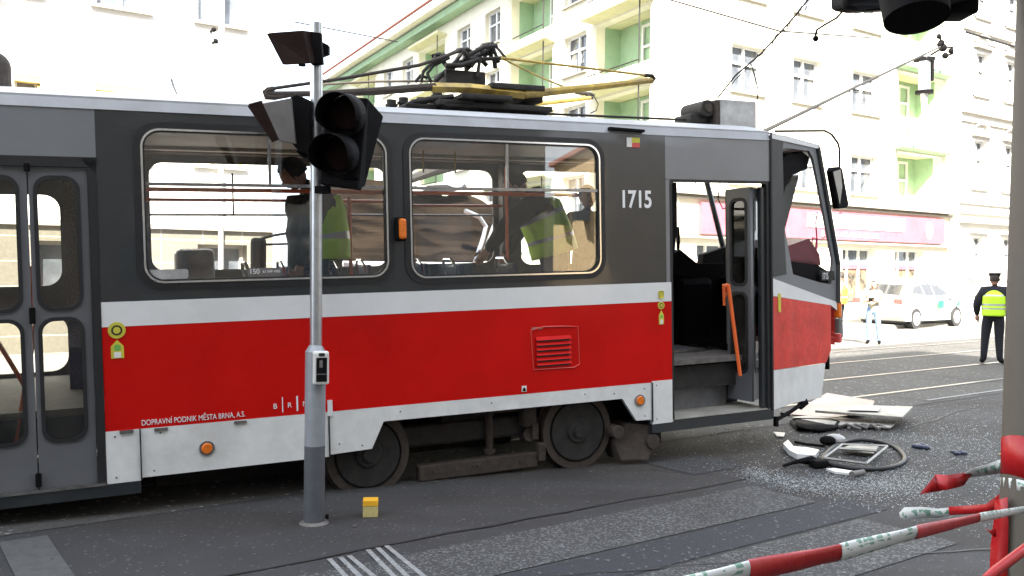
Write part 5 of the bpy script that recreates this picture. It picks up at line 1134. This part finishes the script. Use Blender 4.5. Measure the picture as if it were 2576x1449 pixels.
# policeman seen from behind
pg = G(2497, 916); person(yaw(pg, -.5, 1.0), 'police officer in a yellow vest and peaked cap standing by the beige post, back turned',
    J=dict(kl=(-.14, .02, .5), al=(-.16, -.0, .09), tl=(-.20, .14, .045), kr=(.10, .01, .5), ar=(.12, -.02, .09), tr=(.2, .12, .045), el=(-.30, -.04, 1.15), wl=(-.29, .08, .93), er=(.31, -.05, 1.13), wr=(.33, .02, .86)),
    vest='hivis', vw=.86, arm=1.35, bands=(4, 6, 11), cap='police', bulk=1.22, head=(0, .03, 1.64))
pg = G(2195, 866); cm_ = person(yaw(pg, 2.6, .88), 'photographer in light jeans and tan jacket holding a camera near the police car', top='tan', legs='jeans', bulk=1.05,
    J=dict(el=(-.27, .02, 1.16), wl=(-.10, .24, 1.20), er=(.27, .02, 1.16), wr=(.10, .24, 1.20), kl=(-.15, .05, .5), al=(-.17, .0, .09), tl=(-.2, .16, .045)))
o = MB().box((0, .30, 1.24), (.14, .09, .10), None, .01).cyl((0, .34, 1.24), (0, .46, 1.24), .04).build('camera', M['black']); o.matrix_world = yaw(pg, 2.6, .88)
tag(o, 'black camera held in the hands of the photographer in jeans', 'camera')
pg = G(2432, 790); person(yaw(pg, 2.2, 1.0), 'walking person in an orange vest and dark coat beyond the bonnet of the police car', vest='hiorange', bands=(5,), top='navy', legs='navy', J=dict(kl=(-.11, .2, .52), al=(-.11, .3, .1), tl=(-.12, .45, .06), kr=(.11, -.08, .5), ar=(.11, -.3, .14), tr=(.12, -.2, .05)))
pg = G(2393, 795); person(yaw(pg, 2.8, .93), 'person in a pink jacket partly hidden behind the police car', top='pink', legs='navy')
pg = G(2112, 858); person(yaw(pg, 1.0, 1.0), 'person in orange vest half hidden by the broken front of the tram', vest='hiorange', bands=(5,), top='tan', legs='navy', J=dict(kl=(-.11, .14, .52), al=(-.11, .1, .1), tl=(-.12, .25, .06)))
# people inside the tram (feet on the tram floor at height .885)
FL = .885
def intram(px, v, ang, s=1.): q = TL(px, 600, v); return TRAM_M @ Matrix.Translation((q.x, v, FL)) @ Matrix.Rotation(ang, 4, 'Z') @ Matrix.Diagonal((s, s, s, 1))
# ang: facing direction measured in tram axes; body faces local +y
person(intram(822, .85, math.radians(84), 1.09), 'bowed person in dark jacket and yellow vest inside the tram behind the signal post', top='darkjacket', legs='navy', vest='hivis', bands=(5, 12), arm=1.5, jacket='darkjacket',
    J=dict(wai=(0, .0, 1.10), che=(0, .03, 1.32), nk=(0, .12, 1.49), hd=(0, .18, 1.53), sl=(-.20, .08, 1.45), el=(-.25, .17, 1.15), wl=(-.22, .24, .88), sr=(.19, .08, 1.45), er=(.24, .12, 1.15), wr=(.21, .20, .90)),
    head=(0, .25, 1.60), look=(0, .75, -.65), bulk=1.1, hairsc=1.08)
person(intram(1395, .80, math.radians(66), 1.09), 'person in yellow vest inside the tram reaching down with an arm behind the second window', top='navy', legs='navy', vest='hivis', bands=(4, 9), arm=1.35,
    J=dict(wai=(0, .04, 1.10), che=(0, .12, 1.30), nk=(0, .20, 1.44), hd=(0, .27, 1.49), sl=(-.2, .16, 1.41), el=(-.27, .42, 1.20), wl=(-.20, .60, .98), sr=(.2, .16, 1.41), er=(.25, .34, 1.14), wr=(.2, .44, .93)),
    head=(0, .34, 1.55), look=(0, .8, -.6), bulk=1.28)
person(intram(1478, 1.5, math.radians(170)), 'person in grey jacket inside the tram near the front end of the second window', top='greyjacket', legs='navy', J=dict(el=(-.27, .05, 1.15), wl=(-.12, .26, 1.15)), bulk=1.1, head=(0, .03, 1.63))

# ================================================================== small things and wreckage
c = G(932, 1297); R = Matrix.Rotation(.12, 3, 'Z')
r = root('evidence_cube', c, 'small yellow topped paper cube standing on the road beside the signal post', 'marker cube')
MB().box((0, 0, .040), (.105, .105, .078), R, .003).build('paper_side', M['postit2'], r); MB().box((0, 0, .100), (.107, .107, .040), R, .003).build('yellow_top', M['postit'], r)
def slab(name, pts, z, th, m, label, cat, tilt=None):
    g = [G(x, y, z) for x, y in pts]; b = MB(); b.prism([p+Vector((0, 0, tilt[i] if tilt else 0)) for i, p in enumerate(g)], (0, 0, th*.8)); o = b.build(name, M[m], None, bev=.004); tag(o, label, cat); return o
slab('body_panel', [(1985, 1040), (2080, 990), (2200, 1010), (2190, 1035), (2100, 1050)], .05, .015, 'pinkpanel', 'torn red and white body panel lying under the tram front', 'panel', [-.02, .0, .0, -.02, -.01])
slab('body_panel', [(2050, 1038), (2150, 1024), (2297, 1028), (2270, 1055)], .12, .035, 'paper', 'long pale panel lying on top of the wreckage pile', 'panel')
slab('body_panel', [(1990, 1052), (2060, 1046), (2250, 1070), (2240, 1078), (2080, 1070)], .03, .02, 'paper', 'narrow pale strip lying beneath the long pale panel', 'panel')
slab('glass_piece', [(2130, 1032), (2150, 1020), (2215, 1022), (2210, 1034)], .165, .004, 'cloud', 'bluish sheet lying on the long pale panel', 'sheet')
b = MB(); tr_ = [G(x, y, .03) for x, y in ((1992, 1062), (2000, 1056), (2090, 1058), (2110, 1064), (2100, 1076), (2060, 1083), (2010, 1080))]; b.tube(tr_+[tr_[0]], .025); b.prism(tr_, (0, 0, .01)); tag(b.build('headlamp_tray', M['black'], None, True), 'shallow black tray lying in front of the pale panels', 'tray')
b = MB()
for k in range(5): b.tube([G(2110+k*22, 1075+4*(k % 2), .02), G(2130+k*20, 1068, .06), G(2165+k*16, 1080-3*(k % 3), .03)], .018)
tag(b.build('bent_trim', M['inner']), 'bent dark trim strips lying under the edge of the pale panels', 'trim')
# hoop of window rubber with a frame across it
hp = [(2070, 1160), (2078, 1140), (2105, 1118), (2150, 1105), (2200, 1108), (2250, 1122), (2274, 1145), (2270, 1162), (2235, 1175), (2170, 1178), (2110, 1170)]
b = MB(); gp = [G(x, y, .03) for x, y in hp]; sm = []
for i in range(len(gp)):
    for k in range(4):
        t = k/4; p0_, p1_, p2_, p3_ = gp[i-1], gp[i], gp[(i+1) % len(gp)], gp[(i+2) % len(gp)]
        sm.append(.5*((2*p1_)+(p2_-p0_)*t+(2*p0_-5*p1_+4*p2_-p3_)*t*t+(3*p1_-p0_-3*p2_+p3_)*t**3))
b.tube([p+Vector((0, 0, -.008)) for p in sm]+[sm[0]+Vector((0, 0, -.008))], .021, 8); tag(b.build('window_rubber', M['rubber'], None, True), 'black rubber window seal lying as a loop on the road', 'rubber seal')
fr = [(2072, 1152), (2118, 1118), (2232, 1122), (2178, 1166)]; b = MB(); g = [G(x, y, .055) for x, y in fr]
for i in range(4): b.tube([g[i], g[(i+1) % 4]], .013, 4)
b.tube([G(2110, 1128, .07), G(2205, 1134, .07)], .015, 4); tag(b.build('metal_frame', M['paper']), 'pale metal window frame lying across the rubber loop', 'frame')
slab('board', [(2112, 1132), (2140, 1120), (2212, 1122), (2198, 1142)], .045, .01, 'paper', 'cream board lying inside the metal frame', 'board')
b = MB(); b.prism([G(x, y, .01) for x, y in ((1970, 1128), (1982, 1118), (1996, 1135), (2030, 1138), (2060, 1144), (2050, 1158), (2005, 1155), (1985, 1145))], (0, 0, .05)); tag(b.build('torn_panel', M['white']), 'torn white fibreglass piece beside the metal frame', 'panel')
b = MB(); b.tube([G(1970, 1172, .02), G(2010, 1160, .06), G(2040, 1158, .05), G(2075, 1172, .02)], .022, rs=[.012, .02, .045, .03]).box(G(2060, 1166, .04), (.16, .1, .07), Matrix.Rotation(.4, 3, 'Z'), .02); tag(b.build('mechanism', M['black']), 'twisted black mechanism lying next to the white torn piece', 'car part')
b = MB(); b.tube([G(2000, 1112, .02), G(2030, 1118, .03), G(2075, 1122, .03)], .014).sph(G(2082, 1108, .06), .07, (1.2, .8, .7)); tag(b.build('wiper', M['black']), 'black wiper arm lying above the torn white piece', 'wiper')
b = MB(); b.sph(G(2100, 1105, .06), .08, (1.4, .9, .7), u=10, v=7); tag(b.build('lamp_unit', M['cloud']), 'small silver lamp unit beside the rubber loop', 'lamp')
b = MB(); b.prism([G(x, y, .005) for x, y in ((2078, 1184), (2100, 1183), (2145, 1190), (2140, 1196), (2100, 1192))], (0, 0, .02)); tag(b.build('plastic_strip', M['stick_w']), 'short white strip lying in front of the rubber loop', 'strip')
b = MB().cyl(G(2143, 1194, .03), G(2172, 1188, .03), .03, .025); tag(b.build('tube_piece', M['inner']), 'short brown tube piece at the end of the white strip', 'tube')
for (x, y, s, l) in ((2318, 1122, .07, 'dark rag lying among the glass to the right of the rubber loop'), (2412, 1138, .05, 'small dark scrap lying among the glass near the beige post')):
    b = MB(); p = G(x, y, .02)
    for k in range(5): b.sph(p+Vector((random.uniform(-s, s), random.uniform(-s, s), .0)), s*.6, (1.2, .9, .6), u=8, v=6)
    tag(b.build('scrap', M['seat']), l, 'scrap')
o = slab('leaf', [(2512, 1143), (2530, 1137), (2545, 1142), (2528, 1150)], .01, .01, 'ochre', 'orange leaf like scrap on the road next to the beige post', 'scrap')
o = slab('scrap', [(1945, 1088), (1975, 1090), (1972, 1100), (1955, 1099)], .01, .012, 'stick_w', 'curled pale scrap on the road under the tram front', 'scrap')
# scattered shards: nobody could count them
random.seed(11); b = MB()
def shard(p, s):
    a = random.random()*6.28; h = s*(.3+.7*random.random()); u = Vector((math.cos(a), math.sin(a), random.uniform(-.2, .5)))*s; v = Vector((-math.sin(a), math.cos(a), random.uniform(-.2, .5)))*h
    p = p+Vector((0, 0, .008+s*.3)); b.quad(p-u, p-v, p+u, p+v)
for k in range(34000):
    a = random.gauss(9.2, 2.1); n = random.uniform(2.2, 6.6)
    if a < 6.1 or a > 16 or (n > 5.6 and random.random() < .5): continue
    shard(AN(a, n), random.choice((.0025, .003, .004, .005, .008)))
for k in range(9000):   # dense swept line of crumbs
    t = random.random(); p = G(1870+t*480+random.gauss(0, 12), 1188+t*52+14*math.sin(t*5)+random.gauss(0, 9+16*t)); shard(p, random.choice((.003, .004, .006)))
for k in range(150): shard(AN(random.uniform(-1, 8), random.uniform(2.6, 6.4)), random.choice((.002, .003, .004)))
gm = mat('glass_crumbs', (.34, .38, .385), .3, var=.45, scale=40, spec=.5)
tag(b.build('broken_glass', gm), 'crumbs of broken window glass strewn over the road before the tram', 'broken glass', kind='stuff')
b = MB()
for k in range(130):
    p = AN(random.uniform(.5, 8.5), random.uniform(4.4, 7.2)) if k > 60 else G(random.uniform(1700, 1980), random.uniform(1075, 1120)); s = random.uniform(.005, .016); a = random.random()*6
    b.prism([p+Vector((s*math.cos(a+q), s*.7*math.sin(a+q), .006)) for q in (0, 1.5, 3.0, 4.6)], (0, 0, .006))
tag(b.build('litter', M['inner']), 'small crumbs of dirt and paper scattered over the road', 'litter', kind='stuff')
